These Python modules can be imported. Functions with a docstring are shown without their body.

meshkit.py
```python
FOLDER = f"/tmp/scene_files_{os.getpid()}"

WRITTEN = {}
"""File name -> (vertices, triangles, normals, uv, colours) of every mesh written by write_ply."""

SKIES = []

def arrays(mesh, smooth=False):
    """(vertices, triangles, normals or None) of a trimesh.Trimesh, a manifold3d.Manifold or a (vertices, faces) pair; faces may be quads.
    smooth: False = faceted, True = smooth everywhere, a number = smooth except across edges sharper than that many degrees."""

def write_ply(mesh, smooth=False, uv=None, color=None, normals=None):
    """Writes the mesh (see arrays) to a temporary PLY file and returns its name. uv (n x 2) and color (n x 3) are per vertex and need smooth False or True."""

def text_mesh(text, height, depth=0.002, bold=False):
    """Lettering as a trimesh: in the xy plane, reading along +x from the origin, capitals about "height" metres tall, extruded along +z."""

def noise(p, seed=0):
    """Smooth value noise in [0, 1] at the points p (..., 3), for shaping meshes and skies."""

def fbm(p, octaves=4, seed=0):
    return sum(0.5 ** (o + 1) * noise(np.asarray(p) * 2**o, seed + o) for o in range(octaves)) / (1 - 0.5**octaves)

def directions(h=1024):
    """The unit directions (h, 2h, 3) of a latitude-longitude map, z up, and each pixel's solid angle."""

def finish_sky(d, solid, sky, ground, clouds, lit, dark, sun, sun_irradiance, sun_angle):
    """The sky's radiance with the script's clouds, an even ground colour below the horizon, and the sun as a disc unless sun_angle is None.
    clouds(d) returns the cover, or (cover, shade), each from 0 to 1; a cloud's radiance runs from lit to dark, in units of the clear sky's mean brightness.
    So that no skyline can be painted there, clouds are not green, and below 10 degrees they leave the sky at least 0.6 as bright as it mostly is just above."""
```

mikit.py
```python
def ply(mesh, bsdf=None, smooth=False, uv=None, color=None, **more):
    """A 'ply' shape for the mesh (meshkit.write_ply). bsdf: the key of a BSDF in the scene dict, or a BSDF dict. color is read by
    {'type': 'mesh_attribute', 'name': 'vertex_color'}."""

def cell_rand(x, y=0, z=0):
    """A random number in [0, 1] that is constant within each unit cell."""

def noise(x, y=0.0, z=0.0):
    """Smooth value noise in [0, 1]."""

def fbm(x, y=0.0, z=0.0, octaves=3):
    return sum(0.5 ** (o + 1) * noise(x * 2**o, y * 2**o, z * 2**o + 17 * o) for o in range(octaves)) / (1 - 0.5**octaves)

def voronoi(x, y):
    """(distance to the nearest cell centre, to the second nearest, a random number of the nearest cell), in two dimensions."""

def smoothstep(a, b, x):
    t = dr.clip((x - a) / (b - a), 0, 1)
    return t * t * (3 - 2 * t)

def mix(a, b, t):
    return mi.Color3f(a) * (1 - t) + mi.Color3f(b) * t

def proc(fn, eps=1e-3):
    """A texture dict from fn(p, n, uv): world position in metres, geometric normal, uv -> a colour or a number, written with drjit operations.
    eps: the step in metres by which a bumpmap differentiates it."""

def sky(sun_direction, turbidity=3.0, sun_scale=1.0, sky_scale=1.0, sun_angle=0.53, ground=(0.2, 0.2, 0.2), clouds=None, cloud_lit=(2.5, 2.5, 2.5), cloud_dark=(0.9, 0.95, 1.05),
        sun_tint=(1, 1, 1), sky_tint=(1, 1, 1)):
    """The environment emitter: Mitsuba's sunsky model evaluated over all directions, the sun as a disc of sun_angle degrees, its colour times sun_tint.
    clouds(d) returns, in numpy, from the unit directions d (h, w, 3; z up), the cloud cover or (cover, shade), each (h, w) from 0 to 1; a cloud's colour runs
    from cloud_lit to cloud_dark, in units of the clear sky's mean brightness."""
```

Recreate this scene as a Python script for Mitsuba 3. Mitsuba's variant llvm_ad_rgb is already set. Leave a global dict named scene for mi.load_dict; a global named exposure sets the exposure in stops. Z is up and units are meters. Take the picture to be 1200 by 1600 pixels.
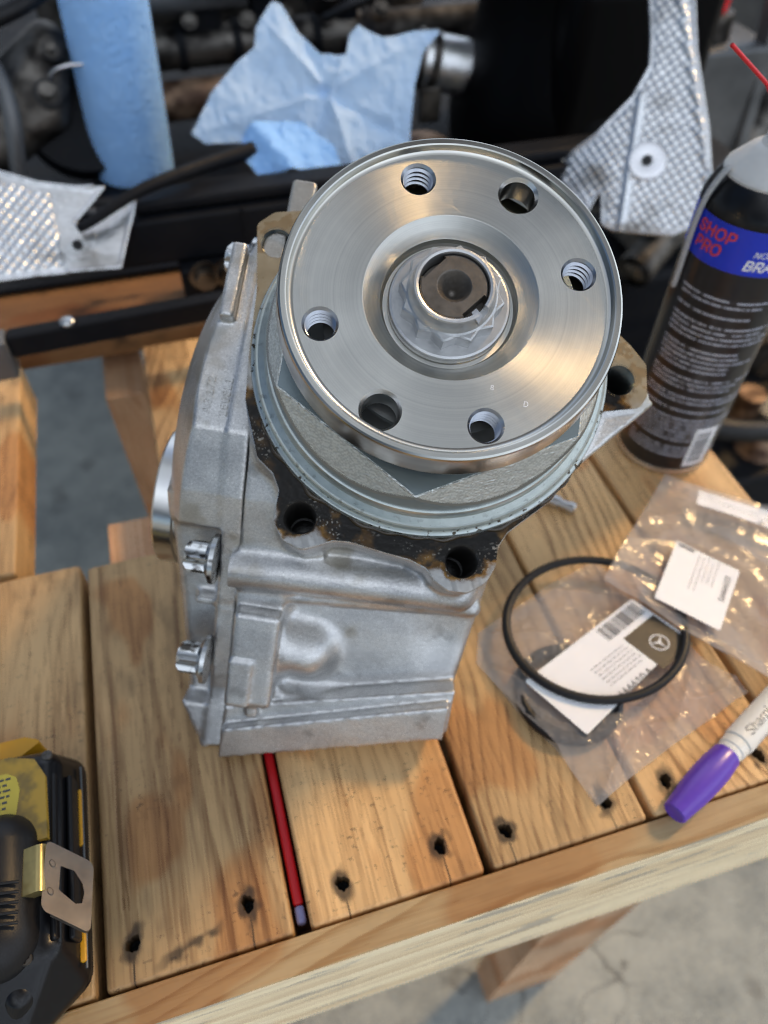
"""Close-up of an aluminium gearbox with a round drive flange on a wooden workbench. Units: metres, z up, floor at z = 0, bench top at z = 0.70."""
import math, random
import numpy as np, trimesh, manifold3d as m3, mitsuba as mi, drjit as dr
import mikit, meshkit
from mikit import proc, noise, fbm, smoothstep, mix, cell_rand, voronoi
from shapely.geometry import Polygon, Point
from shapely import affinity
from shapely.ops import unary_union

T = mi.ScalarTransform4f
scene, labels = {'type': 'scene'}, {}
random.seed(7)
RNG = np.random.default_rng(7)

# ------------------------------------------------------------------ camera, sky, exposure
EYE = np.array([0, 0, 1.095])
FWD = np.array([0.18972712, 0.61580917, -0.76471085])
UP = np.array([0.21016905, 0.73533219, 0.6442946])
scene['camera'] = {'type': 'thinlens', 'fov': 55.108, 'fov_axis': 'x', 'near_clip': 0.01, 'far_clip': 60.0, 'aperture_radius': 0.0020, 'focus_distance': 0.290,
                   'to_world': T().look_at(origin=EYE.tolist(), target=(EYE + FWD).tolist(), up=UP.tolist())}


def shaped_cloud(d):
    """Unseen cloud shaped for the light: heavy grey at left, brighter in front."""
    n = meshkit.fbm(d * np.array([1.6, 1.6, 2.2]) + 11.0, 4, 3)
    k = meshkit.fbm(d + 103.802, 3, 8)  # offset picked so the cloud dims the left side and opens in front
    return np.clip(0.82 + (n - 0.47) * 2.2, 0.2, 1.0), np.clip(0.5 + (k - 0.5) * 3.0, 0, 1)


scene['sky'] = mikit.sky((0.68, 0.28, 0.68), turbidity=3, sun_scale=0.27, sun_angle=8, sun_tint=(1.0, 0.78, 0.45), clouds=shaped_cloud,
                         cloud_lit=(2.9, 3.15, 3.5), cloud_dark=(0.13, 0.155, 0.19))
exposure = 2.5

# ------------------------------------------------------------------ materials
def mat(key, **kw):
    kw = {'type': 'principled', **kw}
    scene[key] = {'type': 'twosided', 'b': kw}
    return key


def rgb(*c):
    return {'type': 'rgb', 'value': list(c)}


def bump(key, inner, fn, scale, eps=4e-4):
    scene[key] = {'type': 'twosided', 'b': {'type': 'bumpmap', 'arbitrary': proc(fn, eps), 'scale': scale, 'b': {'type': 'principled', **inner}}}
    return key


HOLES = [(0.0107, 0.0945), (-0.0355, 0.0986), (-0.0898, 0.0967), (0.0975, 0.095), (0.0624, 0.0974), (0.1535, 0.0938), (0.1903, 0.0948), (0.247, 0.093), (0.3, 0.0945), (0.335, 0.093)]


def wood_fn(axis, light, dark, spot=False, scale=1.0, dirt=0.5, seed=0.0, pale=False):
    o = {'x': (0, 1, 2), 'y': (1, 0, 2), 'z': (2, 0, 1)}[axis]

    def fn(p, n, uv):
        a, b, c = p[o[0]], p[o[1]], p[o[2]]
        pid = dr.floor((b + 0.1055) / 0.0925)
        r1, r2 = cell_rand(pid, seed, 3), cell_rand(pid, seed, 5)
        # the growth rings: far-off pith, wandering along the board, so flat-sawn arches appear
        wander = 0.075 * (noise(a * 3.6 + r1 * 31, pid * 1.7 + seed) - 0.5) + 0.014 * (noise(a * 11 + 7, pid + 3.1 + b * 6) - 0.5) + 0.003 * (noise(a * 34, b * 50 + 9) - 0.5)
        bb = b - (pid + 0.5) * 0.0925 + 0.1055 + (r2 - 0.5) * 0.07 + wander
        cc = c * 0.0 + 0.004 + 0.030 * noise(a * 2.6 + r2 * 17, pid * 2.3)
        rr = dr.sqrt(bb * bb + cc * cc) / ((0.0052 + 0.0045 * r1) * scale)
        rr = rr + 0.25 * noise(rr * 0.7, pid + seed)
        f = rr - dr.floor(rr)
        late = smoothstep(0.25, 0.86, f) ** 2 * (1 - smoothstep(0.88, 1.0, f))
        depth = 0.35 + 0.65 * cell_rand(dr.floor(rr), pid, 2.0)
        fine = noise(a * 70, b * 1500, c * 1500)
        pore = smoothstep(0.74, 0.86, noise(a * 130 + 5, b * 1200, c * 1200)) * smoothstep(0.35, 0.6, fbm(a * 12, b * 60, pid))
        fine2 = fbm(a * 22, b * 420, c * 420)
        col = mix(light, dark, dr.clip(late * depth * (0.25 + 0.7 * cell_rand(pid, seed, 11.0)) + smoothstep(0.5, 0.75, fbm(a * 7, bb * 40, pid, 3)) * 0.28 + (fine - 0.5) * 0.5 + (fine2 - 0.5) * 0.7 + pore * 0.3, 0, 1))
        tone = 0.66 + 0.38 * r2 + 0.85 * (fbm(a * 9 + 40, b * 16, c * 16, 4) - 0.5)
        col = col * tone
        grime = smoothstep(0.56, 0.80, fbm(a * 30 + 3, b * 55, c * 55, 4)) * dirt
        col = mix(col, mi.Color3f(0.05, 0.028, 0.014), grime * 0.75)
        resin = smoothstep(0.56, 0.66, fbm(a * 14 + 77, b * 26, 5.0, 3))
        col = col * mix((1, 1, 1), (0.80, 0.55, 0.36), resin * 0.7)
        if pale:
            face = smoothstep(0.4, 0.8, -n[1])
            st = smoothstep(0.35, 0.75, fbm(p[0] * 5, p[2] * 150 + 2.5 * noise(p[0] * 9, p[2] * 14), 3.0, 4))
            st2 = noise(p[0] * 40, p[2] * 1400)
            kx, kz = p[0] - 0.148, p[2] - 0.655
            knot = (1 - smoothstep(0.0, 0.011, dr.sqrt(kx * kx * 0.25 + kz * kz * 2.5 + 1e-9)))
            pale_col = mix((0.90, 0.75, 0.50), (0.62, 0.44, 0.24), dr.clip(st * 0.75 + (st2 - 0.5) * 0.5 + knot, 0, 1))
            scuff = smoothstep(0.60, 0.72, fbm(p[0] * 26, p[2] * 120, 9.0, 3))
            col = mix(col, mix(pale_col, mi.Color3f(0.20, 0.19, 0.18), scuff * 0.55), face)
        if spot:
            fleck = smoothstep(0.84, 0.95, noise(p[0] * 620 + 2.0 * noise(p[0] * 900, p[1] * 900), p[1] * 560)) * smoothstep(0.52, 0.66, fbm(p[0] * 24, p[1] * 24, 7.0))
            col = mix(col, mi.Color3f(0.03, 0.02, 0.012), fleck * 0.55)
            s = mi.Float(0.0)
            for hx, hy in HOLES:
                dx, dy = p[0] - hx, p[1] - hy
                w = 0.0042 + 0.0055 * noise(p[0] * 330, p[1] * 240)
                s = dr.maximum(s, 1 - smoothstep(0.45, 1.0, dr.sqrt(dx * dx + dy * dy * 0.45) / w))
            t = dr.abs((p[1] - 0.0785) - (p[0] + 0.085) * 0.30 - 0.004)  # a charred scrape near the front edge
            burn = (1 - smoothstep(0.0015, 0.006, t + 0.004 * noise(p[0] * 300, p[1] * 300))) * smoothstep(-0.085, -0.07, p[0]) * (1 - smoothstep(-0.052, -0.046, p[0]))
            crack = mi.Float(0.0)
            for hx, hy in HOLES:
                cx = p[0] - hx - 0.0012 * (noise(p[1] * 160, hx * 900) - 0.4)
                crack = dr.maximum(crack, (1 - smoothstep(0.00025, 0.0006, dr.abs(cx))) * (1 - smoothstep(hy - 0.004, hy, p[1])))
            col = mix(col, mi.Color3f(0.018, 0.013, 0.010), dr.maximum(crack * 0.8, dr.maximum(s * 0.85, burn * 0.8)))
        return col
    return fn


def wood_bump(axis):
    o = {'x': (0, 1, 2), 'y': (1, 0, 2), 'z': (2, 0, 1)}[axis]
    return lambda p, n, uv: fbm(p[o[0]] * 45, p[o[1]] * 900, p[o[2]] * 900, 3) + 0.8 * noise(p[o[0]] * 16, p[o[1]] * 130, p[o[2]] * 130)


bump('wood_plank', {'base_color': proc(wood_fn('y', (0.66, 0.425, 0.20), (0.26, 0.13, 0.048), True)), 'roughness': 0.5, 'specular': 0.4}, wood_bump('y'), 0.0003)
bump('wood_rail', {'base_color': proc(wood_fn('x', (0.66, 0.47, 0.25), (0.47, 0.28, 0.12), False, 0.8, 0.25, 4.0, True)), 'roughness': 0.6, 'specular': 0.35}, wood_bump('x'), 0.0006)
bump('wood_post', {'base_color': proc(wood_fn('z', (0.62, 0.40, 0.24), (0.46, 0.24, 0.12), False, 0.5, 0.2, 9.0)), 'roughness': 0.6, 'specular': 0.35}, wood_bump('z'), 0.0005)
bump('wood_cross', {'base_color': proc(wood_fn('x', (0.30, 0.15, 0.06), (0.12, 0.05, 0.02), False, 1.0, 1.3, 2.0)), 'roughness': 0.6, 'specular': 0.3}, wood_bump('x'), 0.0006)


def concrete(p, n, uv):
    g = 0.5 * fbm(p[0] * 3, p[1] * 3) + 0.3 * fbm(p[0] * 30, p[1] * 30, 2.0, 4) + 0.2 * noise(p[0] * 400, p[1] * 400)
    col = mix((0.17, 0.19, 0.19), (0.38, 0.40, 0.37), smoothstep(0.25, 0.75, g))
    x, y = p[0] * 5 + 0.9 * fbm(p[0] * 14, p[1] * 14), p[1] * 5 + 0.9 * fbm(p[0] * 14 + 9, p[1] * 14)
    a, b, c = voronoi(x, y)
    crack = (1 - smoothstep(0.004, 0.03, b - a)) * smoothstep(0.42, 0.6, fbm(p[0] * 4 + 3, p[1] * 4))
    stain = smoothstep(0.62, 0.8, fbm(p[0] * 18 + 50, p[1] * 18, 1.0, 4))
    return mix(mix(col, mi.Color3f(0.08, 0.08, 0.075), crack * 0.6), mi.Color3f(0.10, 0.10, 0.095), stain * 0.5)


bump('concrete', {'base_color': proc(concrete), 'roughness': 0.7, 'specular': 0.4}, lambda p, n, uv: fbm(p[0] * 120, p[1] * 120, p[2] * 120), 0.0006)

# the gearbox frame: local millimetres (u right, v up across the flange, w along the flange axis)
E1 = np.array([0.91989, -0.37578, -0.11244])
AX = np.array([-0.0913, -0.4838, 0.8704]); AX /= np.linalg.norm(AX)
E1 -= AX * (E1 @ AX); E1 /= np.linalg.norm(E1)
E2 = np.cross(AX, E1)
K = 1.237
CEN = EYE + (np.array([0.0767, 0.1815, 0.967]) - EYE) * K
ROT = np.stack([E1, E2, AX], 1) * K / 1000.0


def gw(L):
    return np.asarray(L, float) @ ROT.T + CEN


def local(p):
    q = p - mi.Point3f(*CEN.tolist())
    s = 1000.0 / K
    return [dr.dot(q, mi.Vector3f(*(e * s).tolist())) for e in (E1, E2, AX)]


def cast_col(p, n, uv):
    u, v, w = local(p)
    g = fbm(p[0] * 60, p[1] * 60, p[2] * 60, 4)
    f = noise(p[0] * 1500, p[1] * 1500, p[2] * 1500)
    col = mix((0.455, 0.455, 0.455), (0.64, 0.635, 0.62), smoothstep(0.3, 0.7, g) * 0.7 + f * 0.3)
    col = col * (0.80 + 0.40 * noise(p[0] * 1600, p[1] * 1600, p[2] * 1600)) + 0.20 * smoothstep(0.80, 0.93, noise(p[0] * 1700 + 9, p[1] * 1700, p[2] * 1700))
    dust = smoothstep(0.50, 0.66, fbm(p[0] * 45 + 20, p[1] * 45, p[2] * 45, 4) + 0.0025 * (v + 30))
    col = mix(col, mi.Color3f(0.34, 0.31, 0.25), dust * 0.6)
    dark = smoothstep(0.62, 0.8, fbm(p[0] * 90 + 20, p[1] * 90, p[2] * 90, 4))
    return mix(col, mi.Color3f(0.14, 0.13, 0.12), dark * 0.4)


def cast_bump(p, n, uv):
    return noise(p[0] * 2000, p[1] * 2000, p[2] * 2000) + 0.8 * noise(p[0] * 900, p[1] * 900, p[2] * 900) + 0.7 * fbm(p[0] * 90, p[1] * 90, p[2] * 90)


bump('cast_aluminium', {'base_color': proc(cast_col), 'roughness': 0.36, 'metallic': 0.9, 'specular': 0.5}, cast_bump, 0.00009)


def oil_mask(p):
    u, v, w = local(p)
    blot = fbm(p[0] * 190, p[1] * 190, p[2] * 190, 4)
    r = dr.sqrt(u * u + v * v)
    near = 1 - smoothstep(70, 83, r + 9 * (blot - 0.5))
    low = 1 - smoothstep(-32, -14, v - 0.35 * dr.maximum(u, 0) + 10 * (blot - 0.5))
    oil = dr.clip(near * low * 1.6, 0, 1)
    for hu, hv in ((-38.7, -66.7), (21.5, -73.5)):
        d = dr.sqrt((u - hu) ** 2 + (v - hv - 3) ** 2)
        oil = dr.maximum(oil, 1 - smoothstep(7, 12.5, d + 7 * (blot - 0.5)))
    return oil, u, v, blot


def gasket_col(p, n, uv):
    oil, u, v, blot = oil_mask(p)
    base = mix((0.26, 0.26, 0.255), (0.44, 0.44, 0.43), noise(p[0] * 900, p[1] * 90, p[2] * 90))
    tan = mix((0.26, 0.20, 0.12), (0.42, 0.35, 0.24), fbm(p[0] * 150, p[1] * 150, p[2] * 150, 4))
    up = smoothstep(-25, 5, v + 8 * (noise(p[0] * 120, p[1] * 120) - 0.5))
    col = mix(base, tan, up)
    amber = mix((0.08, 0.038, 0.008), (0.24, 0.125, 0.03), smoothstep(0.35, 0.75, fbm(p[0] * 260, p[1] * 260, p[2] * 260, 4)))
    black = mi.Color3f(0.006, 0.005, 0.004)
    thick = smoothstep(0.50, 0.80, oil * 0.55 + 0.75 * (fbm(p[0] * 170 + 5, p[1] * 170, p[2] * 170, 4) - 0.18))
    oilc = mix(amber, black, thick)
    speck = smoothstep(0.70, 0.76, noise(p[0] * 1400, p[1] * 1400, p[2] * 1400)) * smoothstep(0.5, 0.7, fbm(p[0] * 130, p[1] * 130, p[2] * 130))
    oilc = mix(oilc, mi.Color3f(0.34, 0.32, 0.28), speck * 0.7)
    rust = smoothstep(0.5, 0.62, fbm(p[0] * 230 + 8, p[1] * 230, p[2] * 230, 3)) * up * 0.55
    return mix(mix(col, mi.Color3f(0.22, 0.13, 0.05), rust), oilc, smoothstep(0.1, 0.6, oil))


bump('gasket_face', {'base_color': proc(gasket_col), 'roughness': proc(lambda p, n, uv: 0.34 - 0.22 * oil_mask(p)[0]), 'metallic': proc(lambda p, n, uv: 0.6 - 0.6 * oil_mask(p)[0]), 'specular': 0.3},
     lambda p, n, uv: fbm(p[0] * 420, p[1] * 420, p[2] * 420, 3), 0.00035)


def turned(p, n, uv):
    u, v, w = local(p)
    r = dr.sqrt(u * u + v * v)
    g = noise(r * 6.0, 3.0) * 0.5 + noise(r * 1.3, 8.0) * 0.5
    smear = fbm(p[0] * 40, p[1] * 40, p[2] * 40, 4)
    col = mix((0.46, 0.455, 0.425), (0.68, 0.665, 0.61), g * 0.5 + smoothstep(0.35, 0.7, smear) * 0.5)
    return col


mat('turned_steel', base_color=proc(turned), metallic=1.0, roughness=0.34, anisotropic=0.85, specular=0.5)
mat('rim_steel', base_color=proc(turned), metallic=1.0, roughness=0.18, anisotropic=0.5)
mat('hub_land', base_color=rgb(0.22, 0.27, 0.29), metallic=0.8, roughness=0.3)
mat('band_steel', base_color=rgb(0.30, 0.31, 0.31), metallic=1.0, roughness=0.28)
mat('bright_steel', base_color=rgb(0.66, 0.66, 0.65), metallic=1.0, roughness=0.2)
mat('thread_steel', base_color=rgb(0.40, 0.42, 0.46), metallic=1.0, roughness=0.22)
mat('thread_dark', base_color=rgb(0.14, 0.15, 0.15), metallic=1.0, roughness=0.25)
bump('nut_zinc', {'base_color': proc(lambda p, n, uv: mix((0.37, 0.375, 0.38), (0.57, 0.575, 0.575), fbm(p[0] * 200, p[1] * 200, p[2] * 200))), 'metallic': 0.9, 'roughness': 0.36},
     lambda p, n, uv: noise(p[0] * 1500, p[1] * 1500, p[2] * 1500) + 1.0 * noise(p[0] * 350, p[1] * 350, p[2] * 350), 0.00005)
bump('shaft_steel', {'base_color': proc(lambda p, n, uv: mix((0.075, 0.068, 0.06), (0.19, 0.17, 0.15), fbm(p[0] * 300, p[1] * 300, p[2] * 300, 4))), 'metallic': 0.8, 'roughness': 0.45},
     lambda p, n, uv: noise(p[0] * 1500, p[1] * 1500, p[2] * 1500), 0.00007)
bump('hub_cast', {'base_color': proc(lambda p, n, uv: mix((0.46, 0.48, 0.46), (0.72, 0.74, 0.71), 0.5 * fbm(p[0] * 300, p[1] * 300, p[2] * 300) + 0.5 * smoothstep(0.3, 0.7, noise(p[0] * 1300, p[1] * 1300, p[2] * 1300)))), 'metallic': 0.75, 'roughness': 0.36},
     lambda p, n, uv: noise(p[0] * 1500, p[1] * 1500, p[2] * 1500) + 0.4 * noise(p[0] * 800, p[1] * 800, p[2] * 800), 0.00032)


def zinc_ring(p, n, uv):
    b = fbm(p[0] * 260, p[1] * 260, p[2] * 260, 4)
    col = mix((0.38, 0.43, 0.42), (0.55, 0.60, 0.58), b)
    u, v, w = local(p)
    spots = smoothstep(0.64, 0.70, fbm(p[0] * 480 + 3, p[1] * 480, p[2] * 480, 3)) * smoothstep(-46, -52, w)
    return mix(col, mi.Color3f(0.06, 0.05, 0.035), spots)


mat('zinc_ring', base_color=proc(zinc_ring), metallic=0.75, roughness=0.3)
mat('shaded_cast', base_color=rgb(0.16, 0.165, 0.16), metallic=0.7, roughness=0.45)  # shade in the gap under the flange, put into a darker metal
mat('dark_bore', base_color=rgb(0.012, 0.011, 0.010), roughness=0.15, specular=0.6)
mat('oil_bead', base_color=rgb(0.03, 0.018, 0.006), roughness=0.06, specular=0.7)
mat('bolt_steel', base_color=proc(lambda p, n, uv: mix((0.62, 0.64, 0.65), (0.06, 0.055, 0.05), smoothstep(0.50, 0.66, fbm(p[0] * 190, p[1] * 190, p[2] * 190, 3)))), metallic=0.95, roughness=0.24)
mat('chrome', base_color=rgb(0.52, 0.52, 0.52), metallic=1.0, roughness=0.12)
mat('black_rubber', base_color=rgb(0.008, 0.008, 0.009), roughness=0.42, specular=0.3)
mat('black_gloss', base_color=rgb(0.004, 0.004, 0.005), roughness=0.25, specular=0.35)
mat('liner_black', base_color=rgb(0.002, 0.002, 0.0024), roughness=0.4, specular=0.07)
bump('black_paint', {'base_color': proc(lambda p, n, uv: mix((0.003, 0.0045, 0.008), (0.012, 0.012, 0.013), fbm(p[0] * 40, p[1] * 40, p[2] * 40))), 'roughness': 0.5, 'specular': 0.12},
     lambda p, n, uv: fbm(p[0] * 200, p[1] * 200, p[2] * 200), 0.0003)
mat('grimy_steel', base_color=proc(lambda p, n, uv: mix((0.015, 0.013, 0.012), (0.15, 0.138, 0.122), smoothstep(0.3, 0.7, fbm(p[0] * 45, p[1] * 45, p[2] * 45, 4)))), metallic=0.8, roughness=0.42)
mat('rusty_steel', base_color=proc(lambda p, n, uv: mix((0.06, 0.028, 0.015), (0.30, 0.19, 0.12), smoothstep(0.3, 0.7, fbm(p[0] * 60, p[1] * 60, p[2] * 60, 4)))), metallic=0.5, roughness=0.5)
bump('shield_foil', {'base_color': proc(lambda p, n, uv: mix(mix((0.62, 0.63, 0.64), (0.84, 0.85, 0.86), fbm(p[0] * 70, p[1] * 70, p[2] * 70)), (0.12, 0.095, 0.065), smoothstep(0.56, 0.76, fbm(p[0] * 28 + 4, p[1] * 28, p[2] * 28, 4)) * 0.75)), 'metallic': 0.9, 'roughness': 0.27},
     lambda p, n, uv: noise(p[0] * 600, p[1] * 600, p[2] * 600), 0.0003)
bump('blue_paper', {'base_color': proc(lambda p, n, uv: mix((0.26, 0.50, 0.90), (0.34, 0.58, 0.94), fbm(p[0] * 60, p[1] * 60, p[2] * 60))), 'roughness': 0.9, 'specular': 0.1},
     lambda p, n, uv: noise(p[0] * 700, p[1] * 700, p[2] * 700) + 1.5 * smoothstep(0.45, 0.6, noise(p[0] * 260, p[1] * 260, p[2] * 260)) + fbm(p[0] * 60, p[1] * 60, p[2] * 60), 0.00045)
bump('towel_paper', {'base_color': proc(lambda p, n, uv: mix((0.40, 0.57, 0.80), (0.56, 0.70, 0.86), fbm(p[0] * 30, p[1] * 30, p[2] * 30))), 'roughness': 0.9, 'specular': 0.1},
     lambda p, n, uv: noise(p[0] * 900, p[1] * 900, p[2] * 900) + fbm(p[0] * 160, p[1] * 160, p[2] * 160), 0.0006)
mat('label_white', base_color=rgb(0.80, 0.80, 0.82), roughness=0.5, specular=0.3)
mat('pencil_tip', base_color=rgb(0.30, 0.34, 0.66), roughness=0.4)
mat('ink', base_color=rgb(0.05, 0.05, 0.06), roughness=0.6)
mat('ink_grey', base_color=rgb(0.30, 0.30, 0.33), roughness=0.6)
mat('label_brown', base_color=rgb(0.045, 0.036, 0.024), roughness=0.45)
mat('pen_purple', base_color=rgb(0.11, 0.045, 0.42), roughness=0.22, specular=0.5, clearcoat=0.3)
mat('pen_grey', base_color=rgb(0.72, 0.71, 0.66), roughness=0.3, specular=0.5)
mat('tape_yellow', base_color=proc(lambda p, n, uv: mix((0.40, 0.24, 0.03), (0.12, 0.085, 0.03), smoothstep(0.38, 0.70, fbm(p[0] * 130, p[1] * 130, p[2] * 130, 4)) * 0.8)), roughness=0.45)
mat('tape_bright', base_color=rgb(0.55, 0.27, 0.01), roughness=0.35)
mat('tape_blade', base_color=proc(lambda p, n, uv: mix((0.62, 0.50, 0.20), (0.36, 0.28, 0.12), fbm(p[0] * 300, p[1] * 300, p[2] * 300))), metallic=0.8, roughness=0.3)
mat('label_yellow', base_color=rgb(0.52, 0.40, 0.05), roughness=0.4)
mat('hook_steel', base_color=proc(lambda p, n, uv: mix((0.12, 0.10, 0.085), (0.24, 0.205, 0.17), fbm(p[0] * 160, p[1] * 160, p[2] * 160, 4))), metallic=0.75, roughness=0.42)
mat('red_plastic', base_color=rgb(0.62, 0.012, 0.02), roughness=0.35)
mat('can_white', base_color=rgb(0.58, 0.58, 0.56), roughness=0.4)
mat('can_blue', base_color=rgb(0.006, 0.03, 0.50), roughness=0.25, clearcoat=0.4)
mat('can_rim', base_color=rgb(0.70, 0.70, 0.72), metallic=1.0, roughness=0.25)
mat('red_ink', base_color=rgb(0.62, 0.05, 0.05), roughness=0.4)
mat('white_ink', base_color=rgb(0.80, 0.80, 0.82), roughness=0.4)
mat('straw_clear', base_color=rgb(0.36, 0.37, 0.38), roughness=0.25)
mat('card_tan', base_color=proc(lambda p, n, uv: mix((0.42, 0.33, 0.16), (0.52, 0.42, 0.22), fbm(p[0] * 30, p[1] * 30, p[2] * 30))), roughness=0.8)
mat('grey_metal', base_color=proc(lambda p, n, uv: mix((0.06, 0.065, 0.07), (0.16, 0.165, 0.17), fbm(p[0] * 25, p[1] * 25, p[2] * 25))), metallic=0.4, roughness=0.4)
mat('copper_brown', base_color=rgb(0.20, 0.085, 0.04), metallic=0.5, roughness=0.4)
mat('teal_plastic', base_color=rgb(0.02, 0.10, 0.17), roughness=0.35)
scene['bag_film'] = {'type': 'blendbsdf', 'weight': 0.15, 'a': {'type': 'thindielectric', 'int_ior': 1.5}, 'b': {'type': 'twosided', 'b': {'type': 'principled', 'base_color': rgb(0.72, 0.70, 0.70), 'roughness': 0.3}}}

CANX, CANY, CANR = 0.3215, 0.3255, 0.0335


def can_print(p, n, uv):
    x, y = p[0] - CANX, p[1] - CANY
    a = dr.atan2(y, x) / math.pi * 180.0
    z = (p[2] - 0.70) * 1000.0
    row = dr.floor(z / 3.7)
    inrow = smoothstep(0.24, 0.36, z / 3.7 - row) * (1 - smoothstep(0.66, 0.78, z / 3.7 - row))
    end = -112.0 + 42.0 * cell_rand(row, 4.0) + dr.select(cell_rand(dr.floor(row / 5.0), 9.0) > 0.55, 28.0, 0.0)
    x_ = (a + 360.0) / 1.35
    letter = smoothstep(0.16, 0.4, noise(x_ * 1.1, row * 3.1)) * (1 - 0.9 * smoothstep(0.80, 0.86, noise(x_ * 0.42, row * 5.7)))
    gap = dr.select(cell_rand(row, 21.0) > 0.72, 0.0, 1.0)
    block = dr.select((z > 14) & (z < 152) & (a < end) & (a > -200.0), 1.0, 0.0)
    ink = inrow * letter * gap * block
    return mix((0.008, 0.008, 0.010), (0.34, 0.36, 0.43), ink * 0.9)


mat('can_black', base_color=proc(can_print), roughness=0.24, clearcoat=0.3, specular=0.5)

# ------------------------------------------------------------------ helpers
def add(key, mesh, bsdf, smooth=30, label=None, cat=None, group=None, kind=None, uv=None):
    n = key
    k = 0
    while n in scene:
        k += 1
        n = f'{key}_{k:03d}'
    scene[n] = mikit.ply(mesh, bsdf, smooth=smooth, uv=uv)
    d = {a: b for a, b in (('label', label), ('category', cat), ('group', group), ('kind', kind)) if b}
    if d:
        labels[n] = d
    return n


def thing(name, label, cat, group=None):
    n, k = name, 0
    while n in labels:
        k += 1
        n = f'{name}_{k:03d}'
    labels[n] = {'label': label, 'category': cat}
    if group:
        labels[n]['group'] = group
    return n


def tm(man):
    m = man.to_mesh()
    return trimesh.Trimesh(np.array(m.vert_properties[:, :3], float), np.array(m.tri_verts), process=False)


def moved(mesh, fn):
    m = mesh.copy()
    m.vertices = fn(np.asarray(m.vertices, float))
    return m


def man(mesh):
    mesh = mesh.copy()
    mesh.merge_vertices()
    return m3.Manifold(m3.Mesh(np.asarray(mesh.vertices, np.float32), np.asarray(mesh.faces, np.uint32)))


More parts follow.
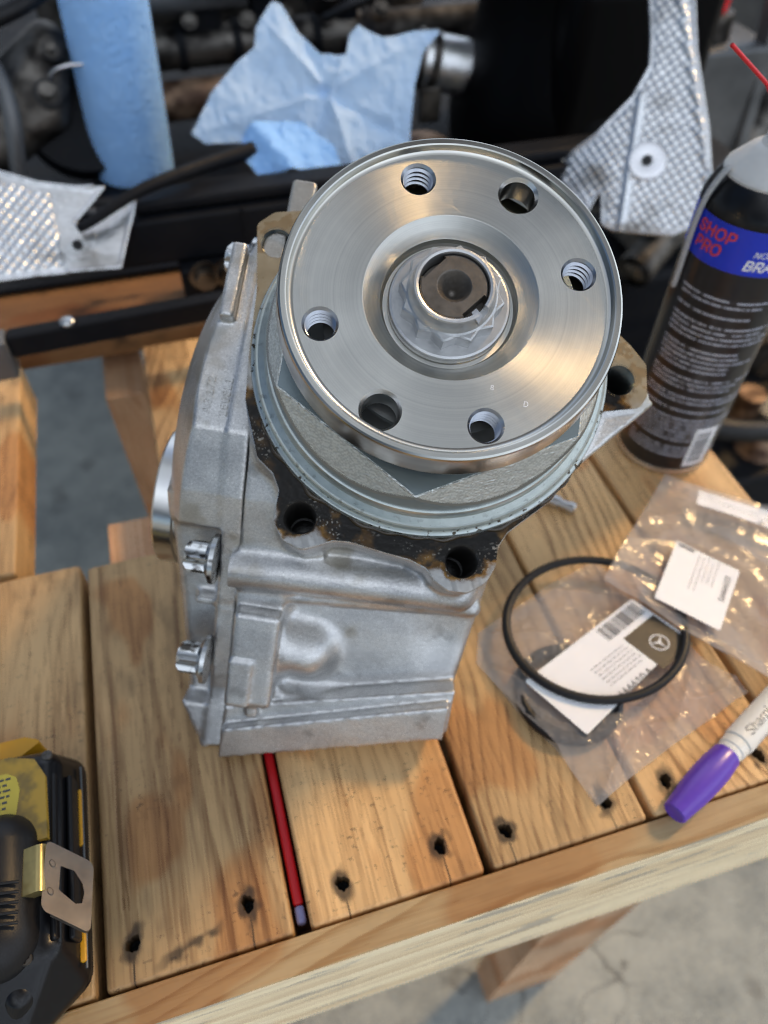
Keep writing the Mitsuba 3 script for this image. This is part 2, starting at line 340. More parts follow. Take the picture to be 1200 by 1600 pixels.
def rbox(x0, x1, y0, y1, z0, z1, c=0.002):
    """A box with chamfered edges."""
    pts = []
    for sx, x in ((1, x0), (-1, x1)):
        for sy, y in ((1, y0), (-1, y1)):
            for sz, z in ((1, z0), (-1, z1)):
                pts += [(x, y + sy * c, z + sz * c), (x + sx * c, y, z + sz * c), (x + sx * c, y + sy * c, z)]
                h = 0.3
                pts += [(x + sx * c * h, y + sy * c * h, z + sz * c)] if True else []
                pts += [(x + sx * c * h, y + sy * c, z + sz * c * h), (x + sx * c, y + sy * c * h, z + sz * c * h)]
    return m3.Manifold.hull_points(np.array(pts))


def cyl(r, h, z=0.0, r2=None, n=48):
    return m3.Manifold.cylinder(h, r, r if r2 is None else r2, n).translate((0, 0, z))


def frame(axis, up=(0, 0, 1)):
    a = np.asarray(axis, float); a /= np.linalg.norm(a)
    x = np.cross(up, a)
    if np.linalg.norm(x) < 1e-6:
        x = np.array([1.0, 0, 0])
    x /= np.linalg.norm(x)
    return np.stack([x, np.cross(a, x), a], 1)


def along(mesh, p, axis, up=(0, 0, 1)):
    """Puts a mesh built along +z at p along an axis."""
    R = frame(axis, up)
    return moved(mesh, lambda v: v @ R.T + np.asarray(p, float))


def lathe(profile, n=192, closed_angle=True, split=28):
    """(vertices, faces, uv) of a profile [(r, z), ...] turned about z, rows doubled at sharp corners; u runs round, so the grain is turned too."""
    pr = np.asarray(profile, float)
    rows, breaks = [pr[0]], []
    for i in range(1, len(pr)):
        rows.append(pr[i])
        if i < len(pr) - 1:
            a, b = pr[i] - pr[i - 1], pr[i + 1] - pr[i]
            c = np.dot(a, b) / (np.linalg.norm(a) * np.linalg.norm(b) + 1e-12)
            if np.degrees(np.arccos(np.clip(c, -1, 1))) > split:
                breaks.append(len(rows) - 1)
                rows.append(pr[i])
    rows = np.array(rows)
    t = np.linspace(0, 2 * np.pi, n + 1)
    V = np.stack([rows[:, None, 0] * np.cos(t), rows[:, None, 0] * np.sin(t), np.repeat(rows[:, 1:2], n + 1, 1)], -1)
    uv = np.stack(np.broadcast_arrays(t[None] / (2 * np.pi), (np.arange(len(rows)) / len(rows))[:, None]), -1)
    F = []
    for i in range(len(rows) - 1):
        if i in breaks:
            continue
        a = i * (n + 1) + np.arange(n)
        F.append(np.stack([a, a + 1, a + n + 2, a + n + 1], 1))
    F = np.vstack(F)
    F = np.vstack([F[:, [0, 1, 2]], F[:, [0, 2, 3]]])
    return trimesh.Trimesh(V.reshape(-1, 3), F, process=False), uv.reshape(-1, 2)


def add_lathe(key, profile, bsdf, place, n=192, **kw):
    m, uv = lathe(profile, n)
    return add(key, moved(m, place), bsdf, smooth=True, uv=uv, **kw)


def tube(pts, r, n=12, smooth_steps=0):
    pts = np.asarray(pts, float)
    if smooth_steps:
        from scipy.interpolate import CubicSpline
        s = np.r_[0, np.cumsum(np.linalg.norm(np.diff(pts, axis=0), axis=1))]
        pts = CubicSpline(s, pts)(np.linspace(0, s[-1], smooth_steps))
    r = np.broadcast_to(np.asarray(r, float), (len(pts),))
    V, F = [], []
    up = np.array([0.3, 0.2, 0.93])
    for i in range(len(pts)):
        d = pts[min(i + 1, len(pts) - 1)] - pts[max(i - 1, 0)]
        d /= np.linalg.norm(d)
        x = np.cross(up, d); x /= np.linalg.norm(x)
        y = np.cross(d, x)
        t = np.arange(n) / n * 2 * np.pi
        V.append(pts[i] + r[i] * (np.cos(t)[:, None] * x + np.sin(t)[:, None] * y))
        if i:
            a, b = (i - 1) * n + np.arange(n), (i - 1) * n + (np.arange(n) + 1) % n
            F += [np.stack([a, b, b + n], 1), np.stack([a, b + n, a + n], 1)]
    V = np.vstack(V + [pts[:1], pts[-1:]])
    k = np.arange(n); l = (k + 1) % n
    F += [np.stack([l, k, k * 0 + len(V) - 2], 1), np.stack([k + (len(pts) - 1) * n, l + (len(pts) - 1) * n, k * 0 + len(V) - 1], 1)]
    return trimesh.Trimesh(V, np.vstack(F), process=False)


def torus(R, r, n=96, k=16):
    t = np.linspace(0, 2 * np.pi, n, endpoint=False)
    pr = [(R + r * math.cos(a), r * math.sin(a)) for a in np.linspace(0, 2 * np.pi, k + 1)]
    return lathe(pr, n, split=80)[0]


def extrude(poly, z0, z1, refine=None):
    polys = getattr(poly, 'geoms', [poly])
    out = m3.Manifold()
    for g in polys:
        cs = m3.CrossSection([np.asarray(g.exterior.coords)[:-1]] + [np.asarray(h.coords)[:-1] for h in g.interiors], m3.FillRule.EvenOdd)
        out = out + m3.Manifold.extrude(cs, z1 - z0).translate((0, 0, z0))
    return out.refine_to_length(refine) if refine else out


def grid_sheet(poly, step, th=0.0):
    """An evenly triangulated sheet over a polygon: one layer, or a thin slab when th > 0."""
    from scipy.spatial import Delaunay
    import shapely
    x0, y0, x1, y1 = poly.bounds
    gx, gy = np.arange(x0, x1 + step, step), np.arange(y0, y1 + step, step * 0.866)
    X, Y = np.meshgrid(gx, gy)
    X = X + (np.arange(len(gy)) % 2)[:, None] * step * 0.5
    p = np.stack([X.ravel(), Y.ravel()], 1)
    p = p[shapely.contains_xy(poly.buffer(-0.45 * step), p[:, 0], p[:, 1])]
    rings = [np.asarray(shapely.segmentize(r, step).coords)[:-1] for r in [poly.exterior, *poly.interiors]]
    p = np.vstack([p] + rings)
    f = Delaunay(p).simplices
    c = p[f].mean(1)
    f = f[shapely.contains_xy(poly, c[:, 0], c[:, 1])]
    a = np.cross(p[f[:, 1]] - p[f[:, 0]], p[f[:, 2]] - p[f[:, 0]])
    f[a < 0] = f[a < 0][:, ::-1]
    n = len(p)
    if th <= 0:
        return trimesh.Trimesh(np.c_[p, np.zeros(n)], f, process=False)
    e = np.vstack([f[:, [0, 1]], f[:, [1, 2]], f[:, [2, 0]]])
    key = {tuple(x) for x in e.tolist()}
    b = np.array([x for x in e.tolist() if (x[1], x[0]) not in key])
    side = np.vstack([np.stack([b[:, 0], b[:, 0] + n, b[:, 1]], 1), np.stack([b[:, 1], b[:, 0] + n, b[:, 1] + n], 1)])
    return trimesh.Trimesh(np.vstack([np.c_[p, np.full(n, th)], np.c_[p, np.zeros(n)]]), np.vstack([f, f[:, ::-1] + n, side]), process=False)


def surface_nets(S, org, step):
    """Closed surface of a grid of signed distances (negative inside)."""
    ins = S < 0
    nx, ny, nz = S.shape
    c = np.stack(np.meshgrid(range(2), range(2), range(2), indexing='ij'), -1).reshape(-1, 3)
    cnt = sum(ins[a:nx - 1 + a, b:ny - 1 + b, d:nz - 1 + d].astype(np.int8) for a, b, d in c)
    cells = np.argwhere((cnt > 0) & (cnt < 8))
    vals = np.stack([S[cells[:, 0] + a, cells[:, 1] + b, cells[:, 2] + d] for a, b, d in c], 1)
    acc, w = np.zeros((len(cells), 3)), np.zeros(len(cells))
    for i in range(8):
        for j in range(i + 1, 8):
            if np.abs(c[i] - c[j]).sum() != 1:
                continue
            x = (vals[:, i] < 0) != (vals[:, j] < 0)
            t = np.where(x, vals[:, i] / np.where(x, vals[:, i] - vals[:, j], 1), 0)
            acc += x[:, None] * (c[i] + t[:, None] * (c[j] - c[i]))
            w += x
    V = (cells + acc / w[:, None]) * step + np.asarray(org)
    idx = -np.ones((nx - 1, ny - 1, nz - 1), np.int64)
    idx[tuple(cells.T)] = np.arange(len(cells))
    F = []
    for ax in range(3):
        o = [k for k in range(3) if k != ax]
        a = np.moveaxis(ins, ax, 0)
        cross = np.argwhere(a[:-1] != a[1:])
        sgn = a[:-1][tuple(cross.T)]
        p = np.zeros((len(cross), 3), int)
        p[:, ax], p[:, o[0]], p[:, o[1]] = cross.T
        ok = (p[:, o[0]] > 0) & (p[:, o[1]] > 0) & (p[:, o[0]] < S.shape[o[0]] - 1) & (p[:, o[1]] < S.shape[o[1]] - 1)
        p, sgn = p[ok], sgn[ok]
        q = []
        for da, db in ((0, 0), (1, 0), (1, 1), (0, 1)):
            g = p.copy(); g[:, o[0]] -= da; g[:, o[1]] -= db
            q.append(idx[tuple(g.T)])
        q = np.stack(q, 1)
        flip = sgn if ax != 1 else ~sgn
        q[~flip] = q[~flip][:, ::-1]
        F.append(q)
    F = np.vstack(F)
    return trimesh.Trimesh(V, np.vstack([F[:, [0, 1, 2]], F[:, [0, 2, 3]]]), process=False)


def smin(a, b, k):
    h = np.clip(0.5 + 0.5 * (b - a) / k, 0, 1)
    return b * (1 - h) + a * h - k * h * (1 - h)


def smax(a, b, k):
    return -smin(-a, -b, k)


def sdbox(x, y, z, hx, hy, hz, r=0.0):
    qx, qy, qz = np.abs(x) - hx + r, np.abs(y) - hy + r, np.abs(z) - hz + r
    return np.sqrt(np.maximum(qx, 0) ** 2 + np.maximum(qy, 0) ** 2 + np.maximum(qz, 0) ** 2) + np.minimum(np.maximum(qx, np.maximum(qy, qz)), 0) - r


def capsule(P, a, b, r):
    a, b = np.asarray(a, float), np.asarray(b, float)
    d = b - a
    t = np.clip(sum((P[i] - a[i]) * d[i] for i in range(3)) / (d @ d), 0, 1)
    return np.sqrt(sum((P[i] - a[i] - t * d[i]) ** 2 for i in range(3))) - r


def sdpoly(x, y, pts):
    """Signed distance to a polygon in the plane."""
    pts = np.asarray(pts, float)
    d, s = np.full(x.shape, 1e9), np.ones(x.shape)
    for i in range(len(pts)):
        a, b = pts[i], pts[i - 1]
        ex, ey, wx, wy = b[0] - a[0], b[1] - a[1], x - a[0], y - a[1]
        t = np.clip((wx * ex + wy * ey) / (ex * ex + ey * ey), 0, 1)
        d = np.minimum(d, (wx - ex * t) ** 2 + (wy - ey * t) ** 2)
        c1, c2, c3 = y >= a[1], y < b[1], ex * wy > ey * wx
        s = np.where((c1 & c2 & c3) | (~c1 & ~c2 & ~c3), -s, s)
    return s * np.sqrt(d)


def text_on(text, height, place, bold=False, depth=0.0003):
    m = meshkit.text_mesh(text, height, depth, bold)
    return moved(m, place)


# ------------------------------------------------------------------ the setting: concrete floor
g = trimesh.Trimesh([[-15, -15, 0], [15, -15, 0], [15, 15, 0], [-15, 15, 0]], [[0, 1, 2], [0, 2, 3]], process=False)
add('floor', g, 'concrete', False, 'bare grey concrete floor with fine cracks under the bench', None, None, 'structure')

# ------------------------------------------------------------------ the workbench
wb = thing('workbench', 'rough timber workbench of wide stained planks with a pale front rail', 'workbench')
Z = 0.70


def plank(x0, x1, y0, y1, holes=True, z1=Z, th=0.038, bsdf='wood_plank', name='plank'):
    b = rbox(x0, x1, y0, y1, z1 - th, z1, 0.0022)
    mine = [(hx, hy) for hx, hy in HOLES if holes and x0 < hx < x1 and y0 < hy < y1]
    for hx, hy in mine:
        hr = random.Random(round(hx * 1e5))
        ph = [hr.random() * 6.28 for _ in range(4)]
        rag = [(q * math.cos(k_) * 0.92, q * math.sin(k_) * 1.08) for k_ in np.linspace(0, 2 * math.pi, 36, endpoint=False) for q in [0.0029 * (1 + 0.13 * math.sin(2 * k_ + ph[0]) + 0.10 * math.sin(3 * k_ + ph[1]) + 0.08 * math.sin(7 * k_ + ph[2]) + 0.06 * hr.random())]]
        b = b - m3.Manifold.extrude(m3.CrossSection([np.array(rag)]), 0.012, scale_top=(1.18, 1.18)).translate((hx, hy, z1 - 0.0115))
    key = add(f'{wb}__{name}', tm(b), bsdf, 35)
    for hx, hy in mine:
        add(f'{key}__screw', moved(tm(cyl(0.0020, 0.0018, 0, 0.0026, 16) - m3.Manifold.cube((0.0036, 0.0009, 0.002), True).translate((0, 0, 0.0018)) - m3.Manifold.cube((0.0009, 0.0036, 0.002), True).translate((0, 0, 0.0018))), lambda v: v + np.array([hx, hy, z1 - 0.0095])), 'black_paint', 30)
    return key


plank(-0.197, -0.1075, 0.0795, 0.330)
plank(-0.1030, -0.0165, 0.0795, 0.326)
plank(-0.0085, 0.0805, 0.0795, 0.345)
plank(0.0845, 0.1715, 0.0795, 0.405)
plank(0.1748, 0.2612, 0.0795, 0.410)
plank(0.2655, 0.3555, 0.0795, 0.400)
plank(-0.050, 0.036, 0.372, 0.5545, False, name='long_plank')
plank(-0.236, -0.148, 0.3345, 0.5545, False, name='long_plank')
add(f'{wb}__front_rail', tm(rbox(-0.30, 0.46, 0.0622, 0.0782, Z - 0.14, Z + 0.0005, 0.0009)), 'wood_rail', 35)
add(f'{wb}__cross_board', tm(rbox(-0.26, 0.36, 0.578, 0.700, Z - 0.022, Z - 0.003, 0.002)), 'wood_cross', 35)
add(f'{wb}__front_bearer', tm(rbox(-0.28, 0.44, 0.0785, 0.150, Z - 0.08, Z - 0.0395, 0.002)), 'wood_cross', 35)
add(f'{wb}__gap_backing', tm(rbox(-0.034, 0.012, 0.1505, 0.2695, Z - 0.075, Z - 0.0395, 0.002)), 'wood_cross', 35)  # board added below the gap to keep it dark, hiding the bright floor
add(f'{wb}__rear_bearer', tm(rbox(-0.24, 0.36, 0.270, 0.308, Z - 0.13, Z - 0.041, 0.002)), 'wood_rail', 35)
for x0, y0, x1, y1 in ((0.168, 0.0790, 0.257, 0.1165), (-0.092, 0.545, -0.058, 0.61), (-0.16, 0.0785, -0.12, 0.1165), (-0.098, 0.309, -0.062, 0.398), (0.22, 0.309, 0.258, 0.398)):
    add(f'{wb}__leg', tm(rbox(x0, x1, y0, y1, 0.0005, Z - 0.042 if y0 > 0.3 else Z - 0.0405, 0.0015)), 'wood_post', 35)

# ------------------------------------------------------------------ the gearbox
gb = thing('gearbox', 'silver cast aluminium gearbox with a round steel drive flange standing on the bench', 'gearbox')
P0 = np.array([0, -80.0, -91.0])
SD = np.array([0, -0.87, -0.493]); SD /= np.linalg.norm(SD)
QD = np.array([0, SD[2], -SD[1]]); QD *= np.sign(QD[2])
GASKET = [(-60.5, -41.3), (-58.3, -47.1), (-51.5, -52.0), (-48.2, -58.0), (-48.3, -63.5), (-48.3, -69.6), (-43.7, -75.9), (-36.4, -78.3), (-30.0, -75.6), (-25.8, -73.4), (-19.8, -72.9),
          (-6.7, -74.8), (2.8, -75.9), (9.0, -78.0), (12.2, -81.8), (18.1, -85.0), (25.4, -84.6), (31.6, -79.6), (34.6, -72.8), (34.4, -66.0), (37.3, -60.2), (51.5, -46.3), (63.8, -24.0), (68.0, -8.4),
          (82.2, -4.6), (84.8, 0.9), (83.4, 13.9), (76.4, 20.9), (68.0, 27.5), (52, 50), (30, 66), (0, 73), (-30, 68), (-46, 62), (-58.5, 54.6), (-69.0, 51.8), (-75.1, 45.4), (-73.6, 37.3), (-70.2, 18.0), (-68.5, -8.0), (-66.5, -26.0)]
BOLTS = [(-65.6, 38.5), (72.9, 5.5), (-38.7, -66.7), (21.5, -73.5)]
gpoly = Polygon(GASKET).buffer(2.4).buffer(-6.2).buffer(3.8)
GPTS = np.asarray(gpoly.simplify(0.15).exterior.coords)[:-1]

SZ = ROT[2]


def bench_mm(P):
    """Height above the bench top, in local millimetres."""
    return (CEN[2] - Z + SZ[0] * P[0] + SZ[1] * P[1] + SZ[2] * P[2]) / (K / 1000.0)


def grid(lo, hi, step):
    ax = [np.arange(a, b + step, step) for a, b in zip(lo, hi)]
    return np.meshgrid(*ax, indexing='ij')


def housing():
    step = 1.05
    lo, hi = (-66, -172, -226), (96, 80, -52)
    P = grid(lo, hi, step)
    u, v, w = P
    s = (v - P0[1]) * SD[1] + (w - P0[2]) * SD[2]
    t = (v - P0[1]) * QD[1] + (w - P0[2]) * QD[2]
    FP = (u, s, t)
    # main block below the front face, its right side drawn in and rounded
    edge = 40.0 - 0.10 * s
    d = smax(u - edge, np.maximum(np.maximum(-62.3 - u, np.abs(s - 20) - 85), np.abs(t + 66) - 66), 16.0)
    d = np.maximum(d, -62.3 - u)
    # waist and dish in the front panel
    panel = sdbox(u - 2, s - 36, t - 0, 44, 24.5, 8.0, 6)
    d = smax(d, -panel, 3.0)
    dish = np.sqrt((u - 26) ** 2 + (s - 27) ** 2 * 0.7 + (t - 14) ** 2) - 22
    d = smax(d, -dish, 6.0)
    # rib at the top of the panel, running into the right bolt lug
    d = smin(d, capsule(FP, (-66, 5.5, -0.5), (26, 0.5, 1.5), 8.2), 3.0)
    d = smin(d, capsule(FP, (-66, 18.5, -5.5), (34, 9.0, -4), 4.0), 2.0)
    # sensor boss and the swelling behind it
    d = smin(d, capsule(FP, (-46, 41, -8), (-31, 42, -9), 12.0), 6.0)
    boss = sdbox(u + 52.0, s - 43.0, t + 0.5, 9.6, 21.8, 8.4, 2.2)
    d = smin(d, boss, 0.7)
    d = smin(d, sdbox(u + 56.6, s - 53.5, t - 0.8, 5.2, 11.2, 8.2, 0.6), 0.5)
    d = smin(d, sdbox(u + 50.5, s - 67.5, t - 1.5, 2.6, 4.0, 4.0, 1.0), 1.0)
    # stepped foot along the lower edge
    l1, l2 = 69.0 - (u + 60) * 0.25 - s, 78.0 - (u + 61) * 0.30 - s
    foot = np.maximum(np.maximum(l1, t - 2.0), np.maximum(-62.3 - u, u - 33 - 0.02 * s))
    foot = np.maximum(foot, -30 - t)
    d = smin(d, foot, 0.8)
    lip = np.maximum(np.maximum(l2, t - 6.5 + 0.05 * (s - 80)), np.maximum(-62.3 - u, u - 32))
    lip = np.maximum(lip, -30 - t)
    d = smin(d, lip, 0.6)
    d = np.maximum(d, s - (93.5 - (u + 62) * 0.285))
    # neck carrying the flange, with the bolt lugs
    two = sdpoly(u[:, :, :1], v[:, :, :1], GPTS)
    neck = np.maximum(np.maximum(two + 0.06 * np.maximum(-w - 57, 0), w + 57.4), -w - 112)
    d = smin(d, neck, 2.5)
    barrel = np.maximum(np.maximum(np.sqrt(u ** 2 + v ** 2) - 62, w + 57.4), -w - 190)
    d = smin(d, barrel, 8.0)
    # shoulder between the left joint and the lug
    sh = np.maximum(np.maximum(sdpoly(v[:1], w[:1], [(-10, -60), (-41, -61.0), (-60, -72.5), (-80, -89), (-80, -140), (10, -140)]), -62.3 - u), u + 30)
    d = smin(d, sh, 4.0)
    # web below the right lug
    web = np.maximum(sdpoly(u[:, :, :1], v[:, :, :1], [(50, -42), (88, -1), (80, 8), (60, 6)]), np.maximum(w + 58, -w - 100))
    d = smin(d, web, 1.5)
    tab = sdbox(u + 60, v - 62, w + 66, 5, 8, 6, 1.0)
    d = smin(d, tab, 1.0)
    for bu, bv in BOLTS:
        d = np.maximum(d, -np.maximum(np.sqrt((u - bu) ** 2 + (v - bv) ** 2) - 6.0, -92 - w))
    d = np.maximum(d, -np.maximum(np.sqrt(u ** 2 + v ** 2) - 52, -75 - w))
    d = np.maximum(d, 0.6 - bench_mm(P))
    d += 0.35 * (meshkit.fbm(np.stack([u, v, w], -1) * 0.09, 2, 4) - 0.5)
    return surface_nets(d, lo, step)


add(f'{gb}__housing', moved(housing(), gw), 'cast_aluminium', True)


def side_cover():
    step = 1.0
    lo, hi = (-124, -172, -226), (-58, 84, -48)
    P = grid(lo, hi, step)
    u, v, w = P
    s = (v - P0[1]) * SD[1] + (w - P0[2]) * SD[2]
    t = (v - P0[1]) * QD[1] + (w - P0[2]) * QD[2]
    prof = [(52, -59), (20, -59), (-38, -59.5), (-60, -73), (-80, -90.0), (-103, -107), (-135, -128.5), (-163.5, -139.5), (-168, -150), (-160, -200), (-20, -215), (62, -150), (60, -75)]
    pr = sdpoly(v[:1], w[:1], prof) + 0 * u
    plate = np.maximum(pr, np.abs(u + 66.6) - 4.2)
    # scallops between the bolts, so the edge strip stands in three lands
    plate = smax(plate, -(np.sqrt((s - 24.2) ** 2 + (t - 2.5) ** 2) - 4.6), 1.0)
    plate = np.maximum(plate, -np.maximum(np.abs(s - 72.0) - 1.0, 1.2 - t))
    # domed cover about the output axis, cut by a flat land that faces up
    vc, wc = -20.0, -142.0
    rad = np.sqrt((v - vc) ** 2 + (w - wc) ** 2)
    dome = (rad - (106.5 + (u + 71) * 1.75)) / 2.0
    dome = smax(dome, -u - 99, 8.0)
    dome = np.maximum(dome, u + 62.4)
    dome = smax(dome, pr + 0.6, 0.6)
    dome = smax(dome, s + 9.0, 3.0)
    d = smin(plate, dome, 2.0)
    # the wall that carries the bolt pockets down to the foot
    skirt = smax(pr + 10.5, -u - (93.0 - 0.14 * s), 5.0)
    skirt = np.maximum(np.maximum(skirt, u + 62.4), np.maximum(-20 - s, s - 90))
    d = smin(d, skirt, 4.0)
    # ribs from the dome to the foot
    d = smin(d, np.maximum(np.maximum(pr + 2.5, np.abs(s - 25) - 1.6), np.maximum(-80 - u, u + 62.4)), 2.5)
    foot = np.maximum(np.maximum(pr + 0.5, 74.5 - s), np.maximum(-u - 83 + 0.55 * (s - 74), u + 62.4))
    d = smin(d, foot, 1.0)
    d = smax(d, -np.maximum(sdbox(u + 77.5, s - 84.0, t - 2, 6.0, 8, 5.0, 1.5), 0 * u - 50), 1.0)
    # pockets for the bolt heads
    for bs, bt in ((2.0, 3.0), (48.0, 2.0)):
        d = smax(d, -np.maximum(np.sqrt((s - bs) ** 2 + (t - bt - 1.0) ** 2) - 12.6, u + 71.0), 1.2)
    # the fin standing on the land
    d = smin(d, sdbox(u + 79.0, v - 20.0, w + 60.5, 2.9, 15.5, 6.5, 1.0), 0.8)
    d = np.maximum(d, 0.8 - bench_mm(P))
    d = np.maximum(d, u + 62.8)
    d += 0.3 * (meshkit.fbm(np.stack([u, v, w], -1) * 0.09, 2, 14) - 0.5)
    return surface_nets(d, lo, step)


cov = add(f'{gb}__side_cover', moved(side_cover(), gw), 'cast_aluminium', True)


def star_bolt():
    """External-star bolt head along +z from its seat."""
    a = np.arange(48) / 48 * 2 * np.pi
    r = 5.7 + 1.15 * np.cos(6 * a) + 0.15 * np.cos(12 * a)
    star = m3.Manifold.extrude(m3.CrossSection([np.stack([r * np.cos(a), r * np.sin(a)], 1)]), 11.0).translate((0, 0, 1.5))
    star = star ^ cyl(9.0, 8.5, 0, 9.0).__add__(cyl(9.0, 4.0, 8.5, 5.2))
    skirt = cyl(10.2, 1.8, 0, 10.2, 64) + cyl(10.2, 2.2, 1.8, 6.4, 64)
    return tm((star + skirt) - cyl(2.6, 4.0, 9.5))


def seat(L0, axis, spin=0.0):
    R = frame(axis, (0.13, 0.3, 0.9))
    return lambda vv: gw(vv @ R.T + np.asarray(L0, float))


def face_pt(u, s, t):
    return np.array([u, 0, 0]) + P0 + SD * s + QD * t


for bs, bt in ((1.8, 2.6), (48.2, 1.8)):
    add(f'{cov}__bolt', moved(star_bolt(), seat(face_pt(-70.9, bs, bt), (-1, 0, 0))), 'bolt_steel', 30)
add(f'{cov}__bolt', moved(star_bolt(), seat((-76.0, 40.0, -78.0), (-1, 0, 0))), 'bolt_steel', 30)
land_w = -59.9
for txt, u0, v0 in (('AG 172', -79.0, -32.5), ('2508L1', -72.6, -33.0)):
    add(f'{cov}__casting_number', text_on(txt, 3.0, lambda q: gw(np.stack([u0 - q[:, 1], v0 + q[:, 0], land_w - 0.1 + q[:, 2]], 1)), depth=0.75), 'cast_aluminium', False)

# the oily gasket face
gk = gpoly.buffer(-0.5).difference(Point(0, 0).buffer(60, 64))
for bu, bv in BOLTS:
    gk = gk.difference(Point(bu, bv).buffer(6.1, 24))
add(f'{gb}__gasket_face', moved(tm(extrude(gk, -57.3, -56.6, 4.0)), gw), 'gasket_face', False)
for i, (bu, bv) in enumerate(BOLTS):
    pr = []
    for k in range(26):
        pr += [(5.95, -57.5 - k * 1.2), (5.45, -58.1 - k * 1.2)]
    pr = [(6.6, -56.5), (5.9, -57.2)] + pr + [(5.4, -90), (0.01, -90.1)]
    add_lathe(f'{gb}__bolt_hole', pr, 'thread_dark' if i < 2 else 'dark_bore', lambda vv: gw(vv + np.array([bu, bv, 0])), 40)
# bead of oil squeezed out below the ring
t = np.linspace(math.radians(-150), math.radians(-25), 90)
rb = 67.3 + 0.5 * np.sin(t * 17) + 0.4 * np.sin(t * 41 + 1)
add(f'{gb}__oil_bead', moved(tube(np.stack([rb * np.cos(t), rb * np.sin(t), t * 0 - 56.5], 1), 0.9 + 0.35 * np.sin(t * 23), 10), gw), 'oil_bead', True)

# bearing ring, cast hub with flats
add_lathe(f'{gb}__bearing_ring', [(50, -43), (59.8, -43), (60.6, -43.2), (61.2, -44.2), (61.8, -47.0), (64.2, -48.6), (64.8, -48.6), (65.3, -49.2), (65.6, -52.0), (66.3, -52.6), (67.0, -52.8), (67.3, -53.4), (67.3, -57)], 'zinc_ring', gw, 256)
hexa = []
for k in range(6):
    a = math.radians(-90.4 + 60 * k)
    hexa += [(59.3 * math.cos(a), 59.3 * math.sin(a), -27.0), (84 * math.cos(a), 84 * math.sin(a), -53)]
hexh = m3.Manifold.hull_points(np.array(hexa))
hub = (hexh ^ cyl(59.2, 40, -66, 59.2, 256)) - cyl(43.0, 6, -33, 47, 128)
add(f'{gb}__cast_hub', moved(tm(hub), gw), 'hub_cast', 25)
hx6 = Polygon([(58.6 * math.cos(math.radians(-90.4 + 60 * k)), 58.6 * math.sin(math.radians(-90.4 + 60 * k))) for k in range(6)])
add(f'{gb}__cast_hub__top_land', moved(tm(extrude(hx6.difference(Point(0, 0).buffer(46.5, 48)), -27.2, -26.6)), gw), 'hub_land', 30)
band = hexh ^ (cyl(59.9, 18, -43.2, 59.9, 360) - cyl(58.9, 40, -60, 58.9, 360))
add(f'{gb}__cast_hub__turned_band', moved(tm(band), gw), 'band_steel', 15)
add_lathe(f'{gb}__cast_hub__neck', [(47.0, -25.6), (45.5, -30.5), (37.0, -30.4), (34.0, -27), (33.5, -17.6), (40, -17.5)], 'shaded_cast', gw, 192)

# the flange
big = [1, 4]
ring = Point(0, 0).buffer(48.6, 90).difference(Point(0, 0).buffer(27.5, 64))
hc = [(38.6, 14.2), (16.7, 37.9), (-15.6, 37.7), (-38.2, -16.1), (-16.2, -40.1), (15.7, -39.7)]
for i, (x, y) in enumerate(hc):
    ring = ring.difference(Point(x, y).buffer(6.5 if i in big else 5.6, 24))
disc = tm(extrude(ring, -13.0, -2.6, 1.6))
V, F = np.asarray(disc.vertices)[np.asarray(disc.faces)].reshape(-1, 3), np.arange(len(disc.faces) * 3).reshape(-1, 3)
ang = np.arctan2(V[:, 1], V[:, 0]).reshape(-1, 3)
ang = ang[:, :1] + (ang - ang[:, :1] + np.pi) % (2 * np.pi) - np.pi
uv = np.stack([ang.reshape(-1) / (2 * np.pi), np.hypot(V[:, 0], V[:, 1]) / 50], 1)
fl = add(f'{gb}__flange', moved(trimesh.Trimesh(V, F, process=False), gw), 'turned_steel', False, uv=uv)
add_lathe(f'{fl}__rim', [(48.6, -2.6), (49.3, -2.5), (49.9, -2.1), (50.3, -1.2), (50.5, -0.3), (50.9, 0.0), (52.3, 0.0), (52.9, -0.4), (53.3, -1.2), (54.4, -10.8), (54.4, -11.6), (53.8, -12.4), (49.5, -17.5), (45, -17.8)], 'rim_steel', gw, 320)
add_lathe(f'{fl}__recess', [(27.6, -2.6), (27.2, -2.8), (22.2, -7.0), (21.9, -7.2), (21.6, -9.2), (20.9, -9.9), (19.0, -9.9)], 'turned_steel', gw, 192)
for i, (x, y) in enumerate(hc):
    R = 6.5 if i in big else 5.6
    if i in big:
        pr = [(R + 0.05, -2.55), (R - 0.9, -3.8), (R - 0.9, -12.4), (R + 0.1, -13.1)]
    else:
        pr = [(R + 0.05, -2.55), (R - 0.75, -3.5)]
        for k in range(4):
            pr += [(R - 0.1, -3.8 - k * 2.1), (R - 0.25, -4.5 - k * 2.1), (R - 1.2, -5.0 - k * 2.1), (R - 1.1, -5.5 - k * 2.1)]
        pr += [(R - 0.6, -12.8), (R + 0.1, -13.1)]
    add_lathe(f'{fl}__plain_hole' if i in big else f'{fl}__threaded_hole', pr, 'bright_steel' if i in big else 'thread_steel', lambda vv: gw(vv + np.array([x, y, 0])), 48)
for txt, px, py, hh in (('8', 15.4, -28.2, 1.5), ('D', 26.0, -31.8, 1.7)):
    add(f'{fl}__stamp_mark', text_on(txt, hh, lambda q: gw(q + np.array([px, py, -2.6])), depth=0.12), 'label_white', False)

